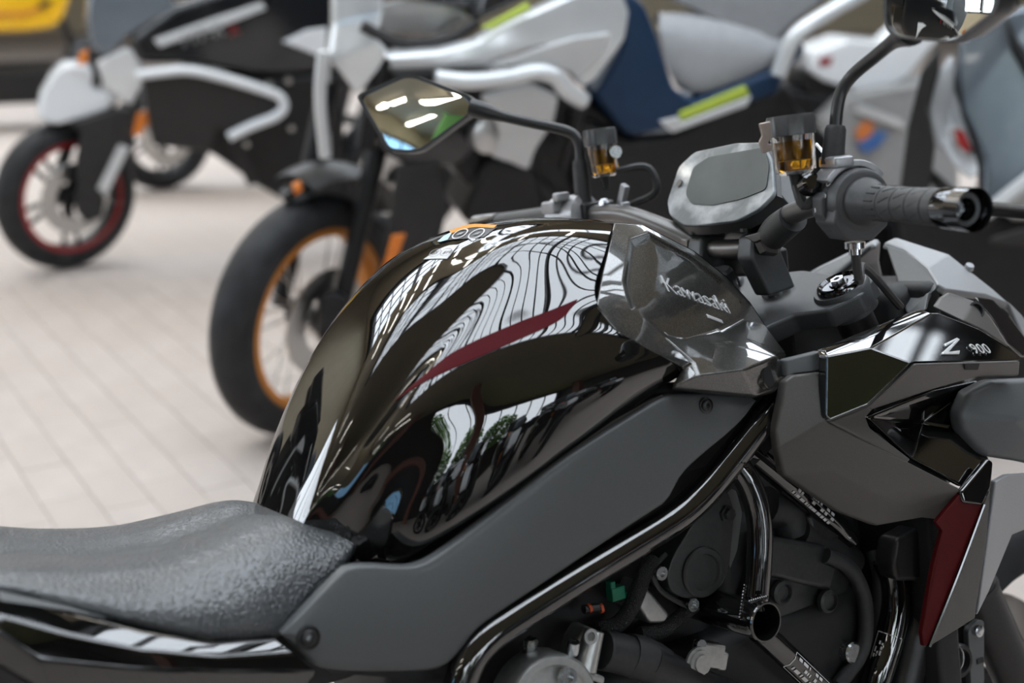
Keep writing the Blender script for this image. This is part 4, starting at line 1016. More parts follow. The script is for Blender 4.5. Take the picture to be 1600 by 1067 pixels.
for s in (-1, 1):
    rc = Vector((-.004, s * .045, .982))
    rb = [rc + Vector((a, 0, b)) for a, b in ((-.022,-.010),(-.017,.014),(.0,.018),(.018,.014),(.024,-.010),(.040,-.050),(.000,-.055))]
    rs = MB().shell([p + Vector((0, -.013, 0)) for p in rb], [tuple(range(7))], (0, .026, 0)).build('bar_riser', 'triple', bike, bevel=.004, segs=2)
    for dx in (-.016, .018):
        MB().lathe(rc + Vector((dx, 0, .019)), (0, 0, 1), [(0, .006), (.004, .006), (.004, .003), (.001, .003), (.001, 0)], 14).build('riser_bolt', 'black_plastic', rs)
    MB().lathe(Vector((-.006, s * .062, .987)), (-.1, s, .3), [(0, .017), (.010, .017), (.014, .012), (.014, 0)], 6).build('bar_clamp_nut', 'bar_metal', rs)
# ignition switch and the cluster bracket below the display
MB().box((.03, 0, .962), (.04, .07, .03)).build('cluster_bracket', 'black_plastic', bike, bevel=.005)
MB().lathe((-.03, 0, .945), (-.3, 0, 1), [(-.03, .022), (.01, .022), (.014, .019), (.012, .012), (.012, 0)], 24).build('ignition_switch', 'black_plastic', bike)
MB().tube([(-.016, -.085, .995), (-.026, -.13, 1.014)], .016, 18).build('bar_sleeve', 'rubber', bike)

# ---- display
dn = Vector((-.86, -.02, .50)).normalized(); d0 = Vector((-.012, 0, 1.050))
def D(px, py, back=0.0): return plane_at(F1, px, py, d0 - dn * back, dn)
face = [(1042,315),(1060,260),(1085,237),(1150,223),(1192,222),(1206,252),(1209,303),(1186,326),(1150,345),(1088,352),(1066,351),(1045,335)]
fo = [D(*p) for p in face]
fo_r = round_poly(fo, .006, 3)
disp = MB().shell(fo_r, [tuple(range(len(fo_r)))], -dn * .006).build('display_bezel', 'film', bike, bevel=.002, segs=2, label='display bezel under wrinkled protective film')
scr = round_poly([D(*p) + dn * .0012 for p in ((1072,303),(1084,262),(1108,246),(1194,231),(1203,258),(1198,296),(1160,311),(1115,321),(1081,319))], .006, 3)
MB().shell(scr, [tuple(range(len(scr)))], -dn * .002).build('screen', 'screen', disp, smooth=False)
# housing tapering to the back
nb = len(fo)
cenD = sum(fo, Vector()) / nb
ring1 = [p - dn * .005 for p in fo]; ring2 = [cenD + (p - cenD) * 1.10 - dn * .016 for p in fo]; ring3 = [cenD + (p - cenD) * .85 - dn * .055 for p in fo]
hv = MB().grid([ring1 + [ring1[0]], ring2 + [ring2[0]], ring3 + [ring3[0]]]).add(ring3, [tuple(range(nb))])
hous = hv.build('display_housing', 'black_plastic', bike, angle=25)
MB().shell([D(1211,300) - dn * .008, D(1209,250) - dn * .008, D(1222,242) - dn * .022, D(1243,262) - dn * .022, D(1226,322) - dn * .016], [(0, 1, 2, 3, 4)], -dn * .01).build('display_side', 'cover_grey', hous, bevel=.002)
MB().shell([D(1150,362) - dn * .012, D(1186,352) - dn * .012, D(1192,358) - dn * .016, D(1160,368) - dn * .018], [(0, 1, 2, 3)], -dn * .004).build('housing_plate', 'bar_metal', hous, bevel=.001)
vz = [D(1056,262) - dn * .03, D(1063,221) - dn * .05, D(1182,196) - dn * .05, D(1222,205) - dn * .05, D(1225,232) - dn * .03, D(1140,232) - dn * .03]
MB().shell(vz, [(0, 5, 2, 1), (5, 4, 3, 2)], -dn * .004).build('display_visor', 'tank_black', bike, bevel=.0015)
MB().tube(spline([vz[0], vz[1], vz[2], vz[3]], 24), .0014, 6).build('visor_edge', 'satin_metal', bike)
MB().lathe(D(1063, 287) + dn * .001, dn, [(0, .0045), (.0015, .0045), (.0015, 0)], 16).build('light_sensor', 'bar_metal', disp)

# ---- right-hand controls
gA, gB = P(1352, 315, -.265), P(1509, 327, -.408)
ga = (gB - gA).normalized(); gl = (gB - gA).length
def gp(d): return gA + ga * d
gup = Vector((0, 0, 1)); gup = (gup - ga * gup.dot(ga)).normalized(); gsd = gup.cross(ga)
sw = MB().lathe(gA, ga, [(-.040, .024), (-.038, .029), (-.030, .031), (-.008, .0315), (-.004, .030), (-.002, .027), (-.002, .020)], 36).build('switch_housing', 'switch', bike, angle=35)
lowb = [gA + ga * a + gup * b + gsd * c for a in (-.038, -.003) for b, c in ((.0, -.029), (-.018, -.033), (-.036, -.018), (-.038, .010), (-.026, .027), (.0, .029))]
MB().add(lowb, [(0, 1, 2, 3, 4, 5), (11, 10, 9, 8, 7, 6)] + [(i, i + 6, (i + 1) % 6 + 6, (i + 1) % 6) for i in range(6)]).build('housing_lower', 'switch', sw, bevel=.003)
ctl = [gA + ga * (-.036) + gup * b + gsd * c for b, c in ((.012, -.030), (.006, -.036), (-.010, -.036), (-.028, -.026), (-.022, -.020))]
MB().shell(ctl, [tuple(range(5))], ga * .018).build('start_rocker', 'switch', sw, bevel=.002)
MB().lathe(gA + ga * (-.030) + gsd * (-.029) + gup * (-.006), -gsd - ga * .4, [(0, .006), (.004, .0055), (.007, .003), (.007, 0)], 8).build('hazard_button', 'white_print', sw)
for dx, b, c, r in ((-.020, .019, -.0262, .0032), (-.020, .0075, -.0315, .0026), (-.022, .028, -.0165, .0026)):
    pp = gA + ga * dx + gup * b + gsd * c; nn = (gup * b + gsd * c).normalized()
    MB().lathe(pp + nn * .0008 - nn * .001, nn, [(0, r), (.0008, r), (.0008, r * .72), (0, r * .72)], 18, close=True).build('icon_mark', 'white_print', sw)
MB().lathe(gA + gup * (-.040) + ga * (-.02), -gup, [(0, .010), (.006, .010), (.006, .006), (.012, .006), (.014, 0)], 12).build('cable_adjuster', 'chrome', sw)
MB().tube(spline([gA + gup * (-.05) + ga * (-.02), gA + gup * (-.08) + ga * (-.03) + gsd * .01, Vector((.03, -.17, .955)), Vector((.12, -.13, .90))], 20), .0045, 8).build('throttle_cable', 'rubber', bike)
# master cylinder clamp, light grey
clp = []
for i in range(13):
    a = math.radians(35 + 110 * i / 12)
    clp.append((math.cos(a), math.sin(a)))
mbc = MB()
r_out, r_in = .0395, .0325
pts_ = [gA + (gsd * -c * r_out + gup * s * r_out) for c, s in clp] + [gA + (gsd * -c * r_in + gup * s * r_in) for c, s in reversed(clp)]
pts_ = [p - ga * .040 for p in pts_]
fcs = [(i, i + 1, 24 - i, 25 - i) for i in range(12)]
mbc.shell(pts_, fcs, ga * .026)
mcl = mbc.build('brake_clamp', 'satin_metal', bike, bevel=.0015)
MB().box(gA + gup * .038 - ga * .028 - gsd * .012, (.03, .022, .012), Matrix((tuple(ga), tuple(gsd), tuple(gup))).transposed()).build('clamp_lug', 'satin_metal', mcl, bevel=.003)
# grip flange, grip with grooves, bar end
MB().lathe(gA, ga, [(-.003, .0225), (.000, .0232), (.003, .0228), (.007, .0205), (.014, .0185), (.020, .0172), (.020, .012)], 36).build('grip_flange', 'grip', bike, angle=60)
prof = [(.016, .0178), (.018, .0172)]
for k in range(4):
    a = .038 + k * .022
    prof += [(a - .0008, .0160 + .0002 * k), (a, .0150), (a + .0008, .0160 + .0002 * k)]
prof += [(.116, .0166), (.118, .0160), (.118, .010)]
grip = MB().lathe(gA, ga, prof, 40).build('grip', 'grip', bike, angle=25)
gb = MB()
for ring_ in range(3):
    for j in range(9):
        a = 2 * math.pi * j / 9 + ring_ * .3
        pth = []
        for t in range(4):
            aa = a + t * .12; dd = .043 + ring_ * .022 + t * .0045
            pth.append(gA + ga * dd + (gup * math.cos(aa) + gsd * math.sin(aa)) * .0160)
        gb.tube(pth, .0008, 5)
for j in range(14):
    a = 2 * math.pi * j / 14
    gb.tube([gA + ga * d + (gup * math.cos(a) + gsd * math.sin(a)) * (.0166 if d > .026 else .0168) for d in (.022, .034)], .0009, 5)
gb.build('grip_tread', 'rubber', grip)
be = MB().lathe(gA, ga, [(.118, .012), (.118, .0172), (.120, .0178), (.158, .0186), (gl - .006, .0186), (gl - .001, .0172), (gl, .0150), (gl - .0005, .0100), (gl - .003, .0092), (gl - .018, .0088), (gl - .018, 0)], 40).build('bar_end', 'chrome_black', bike, angle=35)
MB().lathe(gA + ga * (gl - .001), ga, [(0, .0098), (.0014, .0102), (.0018, .0142), (.0004, .0148)], 36, close=True).build('bar_end_ring', 'triple', be)
MB().lathe(gA + ga * (gl - .017), ga, [(0, .0075), (.006, .0075), (.006, .004), (.002, .004), (.002, 0)], 6).build('bar_end_screw', 'steel', be, angle=20)
# brake lever in front of the grip
lv = spline([gA + ga * (-.02) + gsd * .045 + gup * (-.006), gA + ga * .02 + gsd * .058 + gup * (-.006), gA + ga * .07 + gsd * .062 + gup * (-.008), gA + ga * .13 + gsd * .068 + gup * (-.010), gA + ga * .175 + gsd * .080 + gup * (-.012)], 26)
wd = [.011, .010, .009, .0085, .008]
mbv = MB(); rw = []
for i, p in enumerate(lv):
    t = i / 25; h = .0085 - .0025 * t; w_ = .006
    rw.append([p + gup * (h * math.sin(q)) + gsd * (w_ * math.cos(q)) for q in [2 * math.pi * j / 12 for j in range(12)]])
mbv.grid(rw, close_u=True).add(rw[-1], [tuple(range(12))]).add(rw[0], [tuple(range(12))])
mbv.build('brake_lever', 'black_plastic', bike)

# ---- left-hand controls (seen over the tank)
lA, lB = Vector((-.052, .255, 1.034)), Vector((-.085, .405, 1.03))
la = (lB - lA).normalized()
lsw = MB().lathe(lA, la, [(-.03, .02), (-.026, .027), (.02, .028), (.024, .024), (.024, .016)], 24).build('switch_block', 'satin_metal', bike, angle=35)
MB().box(lA + Vector((-.024, .004, .014)), (.018, .030, .016)).box(lA + Vector((-.02, -.012, .026)), (.02, .014, .012)).build('turn_switch', 'satin_metal', lsw, bevel=.003)
MB().box(lA + Vector((-.026, .010, -.004)), (.012, .02, .012)).build('horn_button', 'white_print', lsw, bevel=.003)
MB().lathe(lA + la * .02, la, [(.0, .0225), (.006, .022), (.012, .017), (.115, .0165), (.118, .012)], 28).build('grip', 'grip', bike, angle=30)
MB().lathe(lA + la * .138, la, [(0, .017), (.004, .0178), (.045, .0186), (.050, .015), (.050, .008), (.035, .008)], 28).build('bar_end', 'chrome_black', bike, angle=35)
lv2 = spline([lA + Vector((.04, -.01, 0)), lA + Vector((.055, .04, -.002)), lA + Vector((.045, .10, -.004)), lA + Vector((.03, .16, -.006))], 20)
MB().tube(lv2, .0065, 10).build('clutch_lever', 'black_plastic', bike)
MB().box(lA + Vector((.02, -.02, .005)), (.05, .035, .022)).build('clutch_perch', 'black_plastic', bike, bevel=.004)
cbx = MB()
cbx.tube(spline([Vector((-.02, .19, 1.085)), Vector((.01, .165, 1.085)), Vector((.016, .16, 1.055)), Vector((-.006, .19, 1.04))], 20), .0052, 8)
cbx.build('clutch_hose', 'rubber', bike)
MB().box(Vector((-.02, .182, 1.052)), (.008, .012, .034), Matrix.Rotation(.5, 3, 'X')).box(Vector((-.03, .165, 1.036)), (.012, .008, .02)).build('hose_bracket', 'satin_metal', bike, bevel=.002)
MB().lathe(Vector((-.035, .20, 1.046)), (-1, -.3, .2), [(0, .007), (.004, .007), (.004, .004), (.008, .004), (.008, 0)], 6).build('perch_bolt', 'steel', bike)

# ---- mirrors
def mirror_unit(name, poly, plane_p, plane_n, stem, stem_r, boot, thick, label):
    n = Vector(plane_n).normalized()
    if n.x > 0: n = -n
    q = [plane_at(F1, x, y, plane_p, n) for x, y in poly]
    qr = round_poly(q, .012, 4)
    k = len(qr); c = sum(qr, Vector()) / k
    lip = [c + (p - c) * 1.0 + n * .004 for p in qr]
    lin = [c + (p - c) * .925 + n * .004 for p in qr]
    lin2 = [c + (p - c) * .90 - n * .0005 for p in qr]
    b1_ = [c + (p - c) * 1.01 - n * thick * .25 for p in qr]; b2_ = [c + (p - c) * .86 - n * thick * .75 for p in qr]; b3_ = [c + (p - c) * .5 - n * thick for p in qr]
    g = [lin2, lin, lip, b1_, b2_, b3_]
    mb = MB().grid([r + [r[0]] for r in g]).add(b3_, [tuple(range(k))])
    shell_ = mb.build('mirror_shell', 'mirror_shell', bike, angle=50, label=label)
    rg_ = []
    for f in (.02, .2, .4, .6, .8, .925):
        rg_.append([c + (p - c) * f + n * (.003 - ((p - c) * f).length_squared / (2 * 1.15)) for p in qr])
    MB().grid([r + [r[0]] for r in rg_]).add(rg_[0], [tuple(range(k))]).build('mirror_glass', 'mirror_glass', shell_, angle=80)
    MB().tube(spline(stem, 40), stem_r, 14).build('mirror_stem', 'mirror_shell', bike)
    a, b = boot
    MB().lathe(a, b - a, [(0, .0112), ((b - a).length * .9, .0102), ((b - a).length, .0085)], 20).build('mirror_boot', 'rubber', bike, angle=40)
    return shell_
i_, o_ = P(1385, 25, -.345), P(1566, 0, -.490)
nr = (o_ - i_).cross(Vector((.05, 0, 1))).normalized()
mr = mirror_unit('mirror', [(1384,8),(1388,42),(1400,57),(1425,62),(1494,67),(1506,62),(1564,18),(1568,-12),(1530,-62),(1440,-78),(1396,-40)], i_, nr,
    [P(1304, 215, -.235), P(1309, 165, -.237), P(1316, 140, -.24), P(1332, 118, -.25), P(1365, 90, -.285), P(1400, 62, -.330), P(1425, 48, -.36) - nr * 0], [.0062] * 28 + [.0062, .0065, .0068, .0072, .0078, .0085, .0092, .010, .011, .012, .0125, .013],
    (P(1300, 258, -.232), P(1306, 196, -.235)), .034, 'right mirror')
i_, o_ = P(745, 165, .310), P(560, 150, .450)
nl_ = (o_ - i_).cross(Vector((.16, 0, 1))).normalized()
mirror_unit('mirror', [(560,152),(566,146),(632,117),(650,118),(735,150),(745,162),(741,178),(660,237),(640,240),(612,237),(604,231),(570,172)], i_, nl_,
    [P(907, 262, .235), P(905, 228, .237), P(897, 211, .242), P(880, 203, .25), P(830, 192, .27), P(790, 183, .288), P(765, 176, .300), P(735, 168, .316)], [.0068] * 28 + [.0068, .007, .0075, .0082, .009, .0098, .0105, .0112, .0116, .012, .012, .012],
    (P(913, 330, .232), P(906, 250, .235)), .034, 'left mirror')

# ---- fluid reservoirs
def reservoir(top, bot, r, label, sd):
    top, bot = Vector(top), Vector(bot); a = (top - bot).normalized(); Lr = (top - bot).length
    capl = Lr * .34
    rc = MB()
    n = 40; pr_ = [(Lr - capl, .9), (Lr - capl, 1.0), (Lr - .003, 1.0), (Lr, .95), (Lr, 0.0)]
    u = a.cross(Vector((0, 1, 0))).normalized(); w = a.cross(u)
    vsx = []
    for d, k in pr_:
        for j in range(n):
            q = 2 * math.pi * j / n; f = 1.0 + (.035 if (j // 2) % 2 == 0 else -.02) * (1 if k > .9 else 0)
            vsx.append(bot + a * d + (u * math.cos(q) + w * math.sin(q)) * r * max(k * f, .001))
    rc.add(vsx, [(i * n + j, i * n + (j + 1) % n, (i + 1) * n + (j + 1) % n, (i + 1) * n + j) for i in range(len(pr_) - 1) for j in range(n)] + [tuple(range(n))])
    rc.build('reservoir_cap', 'cap_grey', bike, angle=30, label=label)
    h = Lr - capl
    cup = MB().lathe(bot, a, [(0, 0), (.0, r * .62), (.003, r * .80), (.006, r * .86), (h + .001, r * .92), (h + .001, r * .84), (.008, r * .78), (.004, r * .70), (.003, 0)], 36).build('reservoir_cup', 'clear', bike, angle=50)
    MB().lathe(bot, a, [(.0042, 0), (.0044, r * .68), (.008, r * .765), (h * .86, r * .81), (h * .87, 0)], 36).build('brake_fluid', 'amber', cup, angle=50)
    MB().lathe(bot, a, [(h * .40, r * .52), (h, r * .55)], 20).build('cup_diaphragm', 'bar_metal', cup)
    for q in (0.4, 2.5, 4.6):
        MB().tube([bot + a * .004 + (u * math.cos(q) + w * math.sin(q)) * r * .86, bot + a * h + (u * math.cos(q) + w * math.sin(q)) * r * .92], .0008, 5).build('cup_rib', 'clear', cup)
    MB().lathe(bot, -a, [(-.001, r * .3), (.012, r * .22), (.016, .004)], 14).build('cup_outlet', 'black_plastic', cup)
    return a, u, w
tp, bt = P(1234, 180, -.205), P(1243, 273, -.205)
a_, u_, w_ = reservoir(tp, bt, .0228, 'right fluid reservoir', 1)
bk = [P(1186,193,-.215),P(1204,189,-.215),P(1205,215,-.215),P(1200,224,-.215),P(1207,226,-.215),P(1206,236,-.215),P(1192,240,-.215),P(1186,222,-.215),P(1191,212,-.215)]
MB().shell(bk, [tuple(range(9))], (.004, .006, 0)).build('reservoir_bracket', 'bracket', bike, bevel=.0012)
MB().tube(spline([bt - a_ * .01, bt - a_ * .03 + Vector((0, -.01, 0)), gA - ga * .03 + gup * .03], 16), .0055, 10).build('reservoir_hose', 'rubber', bike)
MB().tube(spline([P(1275,225,-.20), P(1288,240,-.21), P(1296,256,-.225)], 8), .0018, 6).build('bracket_rod', 'steel', bike)
MB().lathe(P(1262, 290, -.215), (-.3, -.8, .2), [(0, .011), (.012, .010), (.014, .007), (.014, 0)], 16).build('banjo_fitting', 'chrome_black', bike)
tp, bt = P(936, 201, .205), P(945, 276, .205)
reservoir(tp, bt, .0205, 'left fluid reservoir', 2)
MB().lathe(P(962, 238, .185), (-.5, -.8, .1), [(0, .008), (.006, .008), (.006, .004), (.010, .004), (.010, 0)], 8).build('bracket_bolt', 'steel', bike)

# ---- wheels, swingarm and stand that carry it (mostly out of the picture)
def wheel(prefix, c, R_, w_, parent, rim_m, hub_m='alu_dark', spokes=10, steer=0.0, spoke_m=None, stripe=None, wire=False, disc=True):
    """Tyre, rim, hub, spokes and brake disc in a vehicle frame; c = hub centre."""
    rot = Matrix.Rotation(steer, 3, 'Z'); c = Vector(c)
    axl = rot @ Vector((0, 1, 0)); fx = rot @ Vector((1, 0, 0)); up_ = Vector((0, 0, 1))
    pr_ = []
    rr = R_ - w_ * .62
    for i in range(13):
        q = math.pi * i / 12
        pr_.append((-math.cos(q) * w_ * .5, rr + math.sin(q) ** .8 * w_ * .62))
    pr_ = [(-w_ * .38, rr - .012)] + pr_ + [(w_ * .38, rr - .012)]
    ty = MB().lathe(c, axl, pr_, 56, close=True, ref=fx).build(prefix + 'wheel', 'tyre', parent, angle=50)
    parent = ty
    ri = rr - .004
    MB().lathe(c, axl, [(-w_ * .40, ri + .006), (-w_ * .36, ri - .004), (-w_ * .18, ri - .022), (w_ * .18, ri - .022), (w_ * .36, ri - .004), (w_ * .40, ri + .006), (w_ * .30, ri), (-w_ * .30, ri)], 56, close=True, ref=fx).build('rim', rim_m, parent, angle=50)
    MB().lathe(c, axl, [(-w_ * .45, .022), (-w_ * .40, .038), (-w_ * .2, .030), (w_ * .2, .030), (w_ * .40, .038), (w_ * .45, .022)], 24).build('hub', hub_m, parent, angle=40)
    if wire:
        for j in range(20):
            q = 2 * math.pi * j / 20; q2 = q + (.35 if j % 2 else -.35); sd = w_ * .34 * (1 if j % 4 < 2 else -1)
            MB().tube([c + axl * sd + (fx * math.cos(q) + up_ * math.sin(q)) * .034, c + axl * sd * .3 + (fx * math.cos(q2) + up_ * math.sin(q2)) * (ri - .018)], .0028, 6).build('spoke', spoke_m or 'bg_steel', parent)
    else:
        for j in range(spokes):
            q = 2 * math.pi * j / spokes; q2 = q + (.16 if j % 2 else -.16)
            MB().tube([c + (fx * math.cos(q) + up_ * math.sin(q)) * .025, c + (fx * math.cos(q2) + up_ * math.sin(q2)) * (ri - .016)], [.014, .009], 8).build('spoke', spoke_m or rim_m, parent)
    if disc:
        MB().lathe(c + axl * w_ * .52, axl, [(0, .085), (.005, .085), (.005, .150), (0, .150)], 40, close=True, ref=fx).build('brake_disc', 'bg_steel', parent)
    if stripe:
        MB().lathe(c + axl * (w_ * .405), axl, [(0, ri - .022), (.004, ri - .022), (.004, ri + .010), (0, ri + .010)], 56, close=True, ref=fx).build('rim_stripe', stripe, parent)
    return ty
fh = Vector((c0.x, 0, c0.z)) - fax * .79 + Vector((.03, 0, 0))
wheel('front_', (fh.x, 0, .30), .30, .12, bike, 'bg_black')
wheel('rear_', (fh.x - 1.45, 0, .315), .315, .18, bike, 'bg_black')
for s in (-1, 1):
    MB().tube([(-.62, s * .12, .42), (-.9, s * .13, .36), (fh.x - 1.45, s * .13, .315)], [.03, .026, .022], 12).build('swingarm', 'black_plastic', bike)
MB().tube([(-.45, .12, .34), (-.36, .30, .02)], .011, 10).box((-.36, .31, .012), (.06, .05, .012)).build('side_stand', 'black_plastic', bike)
# ================================================================== BACKGROUND VEHICLES
def vehicle(name, x, y, heading, lean, label, cat='motorcycle'):
    fr = Frame(x, y, heading, lean)
    r = empty(name, fr.M); tag(r, label, cat)
    return fr, r
def bp(fr, root, name, pts, m, Y=None, thick=.06, bevel=.006, faces=None, segs=2, label=None):
    q = [fr.at(p[0], p[1], Y=(p[2] if len(p) > 2 else Y)) for p in pts]
    return MB().shell(q, faces or [tuple(range(len(q)))], (0, -thick, 0)).build(name, m, root, bevel=bevel, segs=segs, label=label)
def bt_(fr, root, name, pts, r, m, n=10, k=20, Y=None):
    q = [fr.at(p[0], p[1], Y=(p[2] if len(p) > 2 else Y)) for p in pts]
    return MB().tube(spline(q, k), r, n).build(name, m, root)

# ---- adventure motorcycle with the orange spoked wheel
F2, adv = vehicle('motorcycle', -.57, 3.5, 198, 8, 'silver and navy adventure motorcycle with orange spoked front wheel and grey seat')
wheel('front_', (0, 0, .338), .338, .125, adv, 'bg_orange', 'bg_black', steer=math.radians(37), wire=True, stripe='bg_orange')
# orange inner face of the rim and brake caliper
rot = Matrix.Rotation(math.radians(37), 3, 'Z'); axl = rot @ Vector((0, 1, 0))
for s in (1, -1):
    b = Vector((0, 0, .338)) + axl * s * .105
    t = Vector((-.34, 0, .93)).normalized(); t = rot @ t
    MB().tube([b, b + t * .30, b + t * .62], [.024, .028, .030], 14).build('fork_leg', 'bg_black', adv)
bp(F2, adv, 'brake_caliper', [(500,470),(520,458),(545,470),(540,520),(515,545),(498,530)], 'bg_black', .13, .05, .01)
bp(F2, adv, 'fork_guard', [(622,262),(690,250),(700,330),(680,420),(640,500),(580,560),(550,560),(580,470),(605,380)], 'bg_darkgrey', .14, .03, .012)
bp(F2, adv, 'fork_reflector', [(613,368),(635,365),(614,426),(596,430)], 'reflector', .152, .01, .004)
fx2 = rot @ Vector((1, 0, 0)); fr_ = []
for i in range(22):
    q = math.radians(84 + 66 * i / 21); rw_ = []
    for j in range(13):
        w = (j / 12 - .5) * 2; rad = .378 + .030 * math.cos(w * 1.45) + .02 * math.sin(math.pi * i / 21)
        rw_.append(Vector((0, 0, .338)) + (fx2 * math.cos(q) + Vector((0, 0, 1)) * math.sin(q)) * rad + axl * w * (.070 + .03 * math.sin(math.pi * i / 21)))
    fr_.append(rw_)
MB().grid(fr_).build('front_fender', 'bg_black', adv)
bp(F2, adv, 'fork_shroud', [(590,205,.12),(640,190,.13),(745,185,.14),(752,232,.14),(720,262,.13),(640,262,.13),(596,240,.12)], 'bg_gloss_black', None, .2, .02)
bp(F2, adv, 'fender_tip', [(440,310),(470,285),(480,300),(450,320)], 'bg_black', .05, .06, .005)
bp(F2, adv, 'side_reflector', [(457,290),(470,284),(474,298),(461,306)], 'reflector', .06, .02, .003)
for x0, x1 in ((560, 600), (800, 770)):
    bt_(F2, adv, 'fork_stanchion', [(x0 + 10, 230, .10), (x1, 60, .10)] if x0 < 700 else [(680, 250, -.1), (705, 100, -.1)], .028, 'bg_black')
bt_(F2, adv, 'radiator_pipe', [(505,80,.12),(500,150,.12),(508,245,.12)], .016, 'bg_grey')
# nose fairing and headlight
bp(F2, adv, 'nose_fairing', [(520,-40,.10),(600,-40,.16),(600,20,.18),(590,60,.20),(610,82,.21),(590,110,.20),(560,152,.16),(530,110,.13),(512,95,.11),(520,40,.10)], 'bg_silver', None, .05, .012, faces=[(0, 9, 2, 1), (9, 8, 3, 2), (8, 7, 6, 5, 4, 3)])
bp(F2, adv, 'headlight', [(560,10,.17),(640,-10,.17),(735,5,.15),(745,30,.15),(700,62,.17),(640,70,.18),(585,55,.18)], 'clear_lens', None, .05, .01)
bp(F2, adv, 'headlight_reflector', [(570,15,.12),(640,0,.12),(725,10,.10),(735,28,.10),(690,55,.12),(600,52,.12)], 'bg_steel', None, .03, .006)
bt_(F2, adv, 'headlight_trim', [(565,40,.18),(620,66,.19),(690,64,.19),(745,35,.17)], .014, 'bg_darkgrey')
bp(F2, adv, 'screen_base', [(560,-30,.1),(780,-40,.1),(800,5,.1),(740,20,.12),(640,-8,.14),(560,12,.14)], 'bg_gloss_black', None, .08, .01)
# tank shroud: bright upper band with dark lower facet
bp(F2, adv, 'tank_shroud', [(600,86,.24),(690,80,.26),(745,66,.27),(800,35,.27),(900,-10,.25),(965,-30,.22),(985,20,.22),(978,62,.23),(930,128,.25),(910,138,.25),(895,118,.26),(850,70,.28),(760,97,.28),(690,103,.27),(610,100,.25)], 'bg_silver', None, .06, .012,
   faces=[(0, 14, 13, 1), (1, 13, 12, 2), (2, 12, 11, 3), (3, 11, 7, 6, 4), (4, 6, 5), (11, 10, 9, 8, 7)])
bp(F2, adv, 'shroud_inset', [(770,101,.285),(850,74,.29),(900,60,.285),(955,52,.265),(945,85,.265),(905,122,.268),(890,112,.27)], 'bg_grey', None, .02, .006)
bp(F2, adv, 'lime_stripe', [(752,44,.278),(825,4,.276),(832,14,.280),(770,46,.284)], 'bg_lime', None, .01, .003)
bp(F2, adv, 'tank_top', [(740,40,.2),(830,-5,.2),(900,-60,.15),(760,-40,.15)], 'bg_gloss_black', None, .3, .02)
bt_(F2, adv, 'crash_bar', [(680,122,.27),(730,127,.28),(790,122,.29),(840,112,.29),(868,120,.29),(885,142,.29),(912,158,.28)], .021, 'bg_silver', 12, 30)
bt_(F2, adv, 'crash_bar_stay', [(912,158,.27),(900,200,.25),(880,260,.2)], .014, 'bg_black')
bp(F2, adv, 'skid_plate', [(752,150,.23),(830,132,.25),(875,152,.25),(868,190,.24),(838,235,.22),(828,268,.20),(800,256,.20),(768,246,.20),(782,205,.22)], 'bg_grey', None, .03, .012)
bp(F2, adv, 'engine_block', [(590,110,.12),(760,105,.14),(900,140,.16),(1010,210,.16),(1000,330,.14),(760,330,.12),(690,240,.10)], 'bg_black', None, .30, .03)
bt_(F2, adv, 'exhaust_header', [(800,250,.12),(850,300,.13),(900,345,.13)], .022, 'bg_darkgrey')
MB().lathe(F2.at(755, 210, Y=.17), (-.2, 1, .1), [(0, .045), (.03, .045), (.034, .03), (.034, 0)], 20).build('fog_lamp', 'bg_steel', adv)
bp(F2, adv, 'belly_guard', [(760,250,.16),(840,262,.18),(860,345,.16),(800,400,.12),(720,340,.12)], 'bg_black', None, .2, .02)
# navy body, seats, lower panels
bp(F2, adv, 'side_body', [(965,-30,.20),(1010,10,.20),(1030,60,.21),(1055,140,.22),(1085,160,.22),(1215,110,.20),(1250,60,.18),(1262,75,.18),(1210,150,.20),(1060,200,.22),(985,215,.22),(930,150,.22),(975,70,.22)], 'bg_navy', None, .12, .015,
   faces=[(0, 12, 2, 1), (12, 11, 3, 2), (11, 10, 9, 4, 3), (9, 8, 5, 4), (8, 7, 6, 5)])
seat_l = [[(1018,35,.02),(1090,40,.02),(1160,45,.02),(1230,50,.02)], [(1030,20,.08),(1110,20,.09),(1170,30,.09),(1235,35,.08)], [(1030,45,.14),(1100,55,.16),(1165,60,.16),(1225,62,.14)], [(1040,95,.17),(1090,110,.19),(1150,100,.19),(1215,80,.17)], [(1055,130,.175),(1085,143,.19),(1130,135,.19),(1214,98,.17)], [(1060,138,.15),(1090,148,.16),(1135,140,.16),(1218,104,.14)]]
MB().grid(loft([[F2.at(a, b, Y=c) for a, b, c in l] for l in seat_l], 24, 24)).build('rider_seat', 'bg_seat', adv)
bp(F2, adv, 'passenger_seat', [(1055,2,.10),(1068,-14,.08),(1200,-45,.06),(1330,-60,.06),(1300,-2,.10),(1246,38,.13),(1213,72,.15),(1150,48,.15)], 'bg_seat2', None, .22, .03, segs=3)
bp(F2, adv, 'lime_stripe', [(1062,176,.228),(1165,134,.215),(1172,148,.216),(1064,190,.230)], 'bg_lime', None, .01, .003)
bp(F2, adv, 'lower_trim', [(1030,190,.232),(1062,182,.232),(1066,192,.234),(1175,150,.218),(1168,166,.218),(1052,208,.234)], 'bg_grey', None, .01, .004)
bt_(F2, adv, 'grab_rail', [(1215,118,.20),(1238,62,.20),(1262,40,.20),(1360,-18,.18)], .022, 'bg_silver', 12)
bp(F2, adv, 'lower_frame', [(890,170,.18),(985,218,.2),(1055,210,.2),(1230,130,.18),(1250,170,.16),(1330,250,.16),(1400,360,.15),(1380,470,.14),(1000,450,.16),(900,300,.18)], 'bg_black', None, .24, .02)
wheel('rear_', (-1.55, 0, .33), .33, .16, adv, 'bg_black', 'bg_black', wire=True)
MB().tube([(-.85, .13, .45), (-1.55, .13, .34)], .035, 10).build('swingarm', 'bg_black', adv)
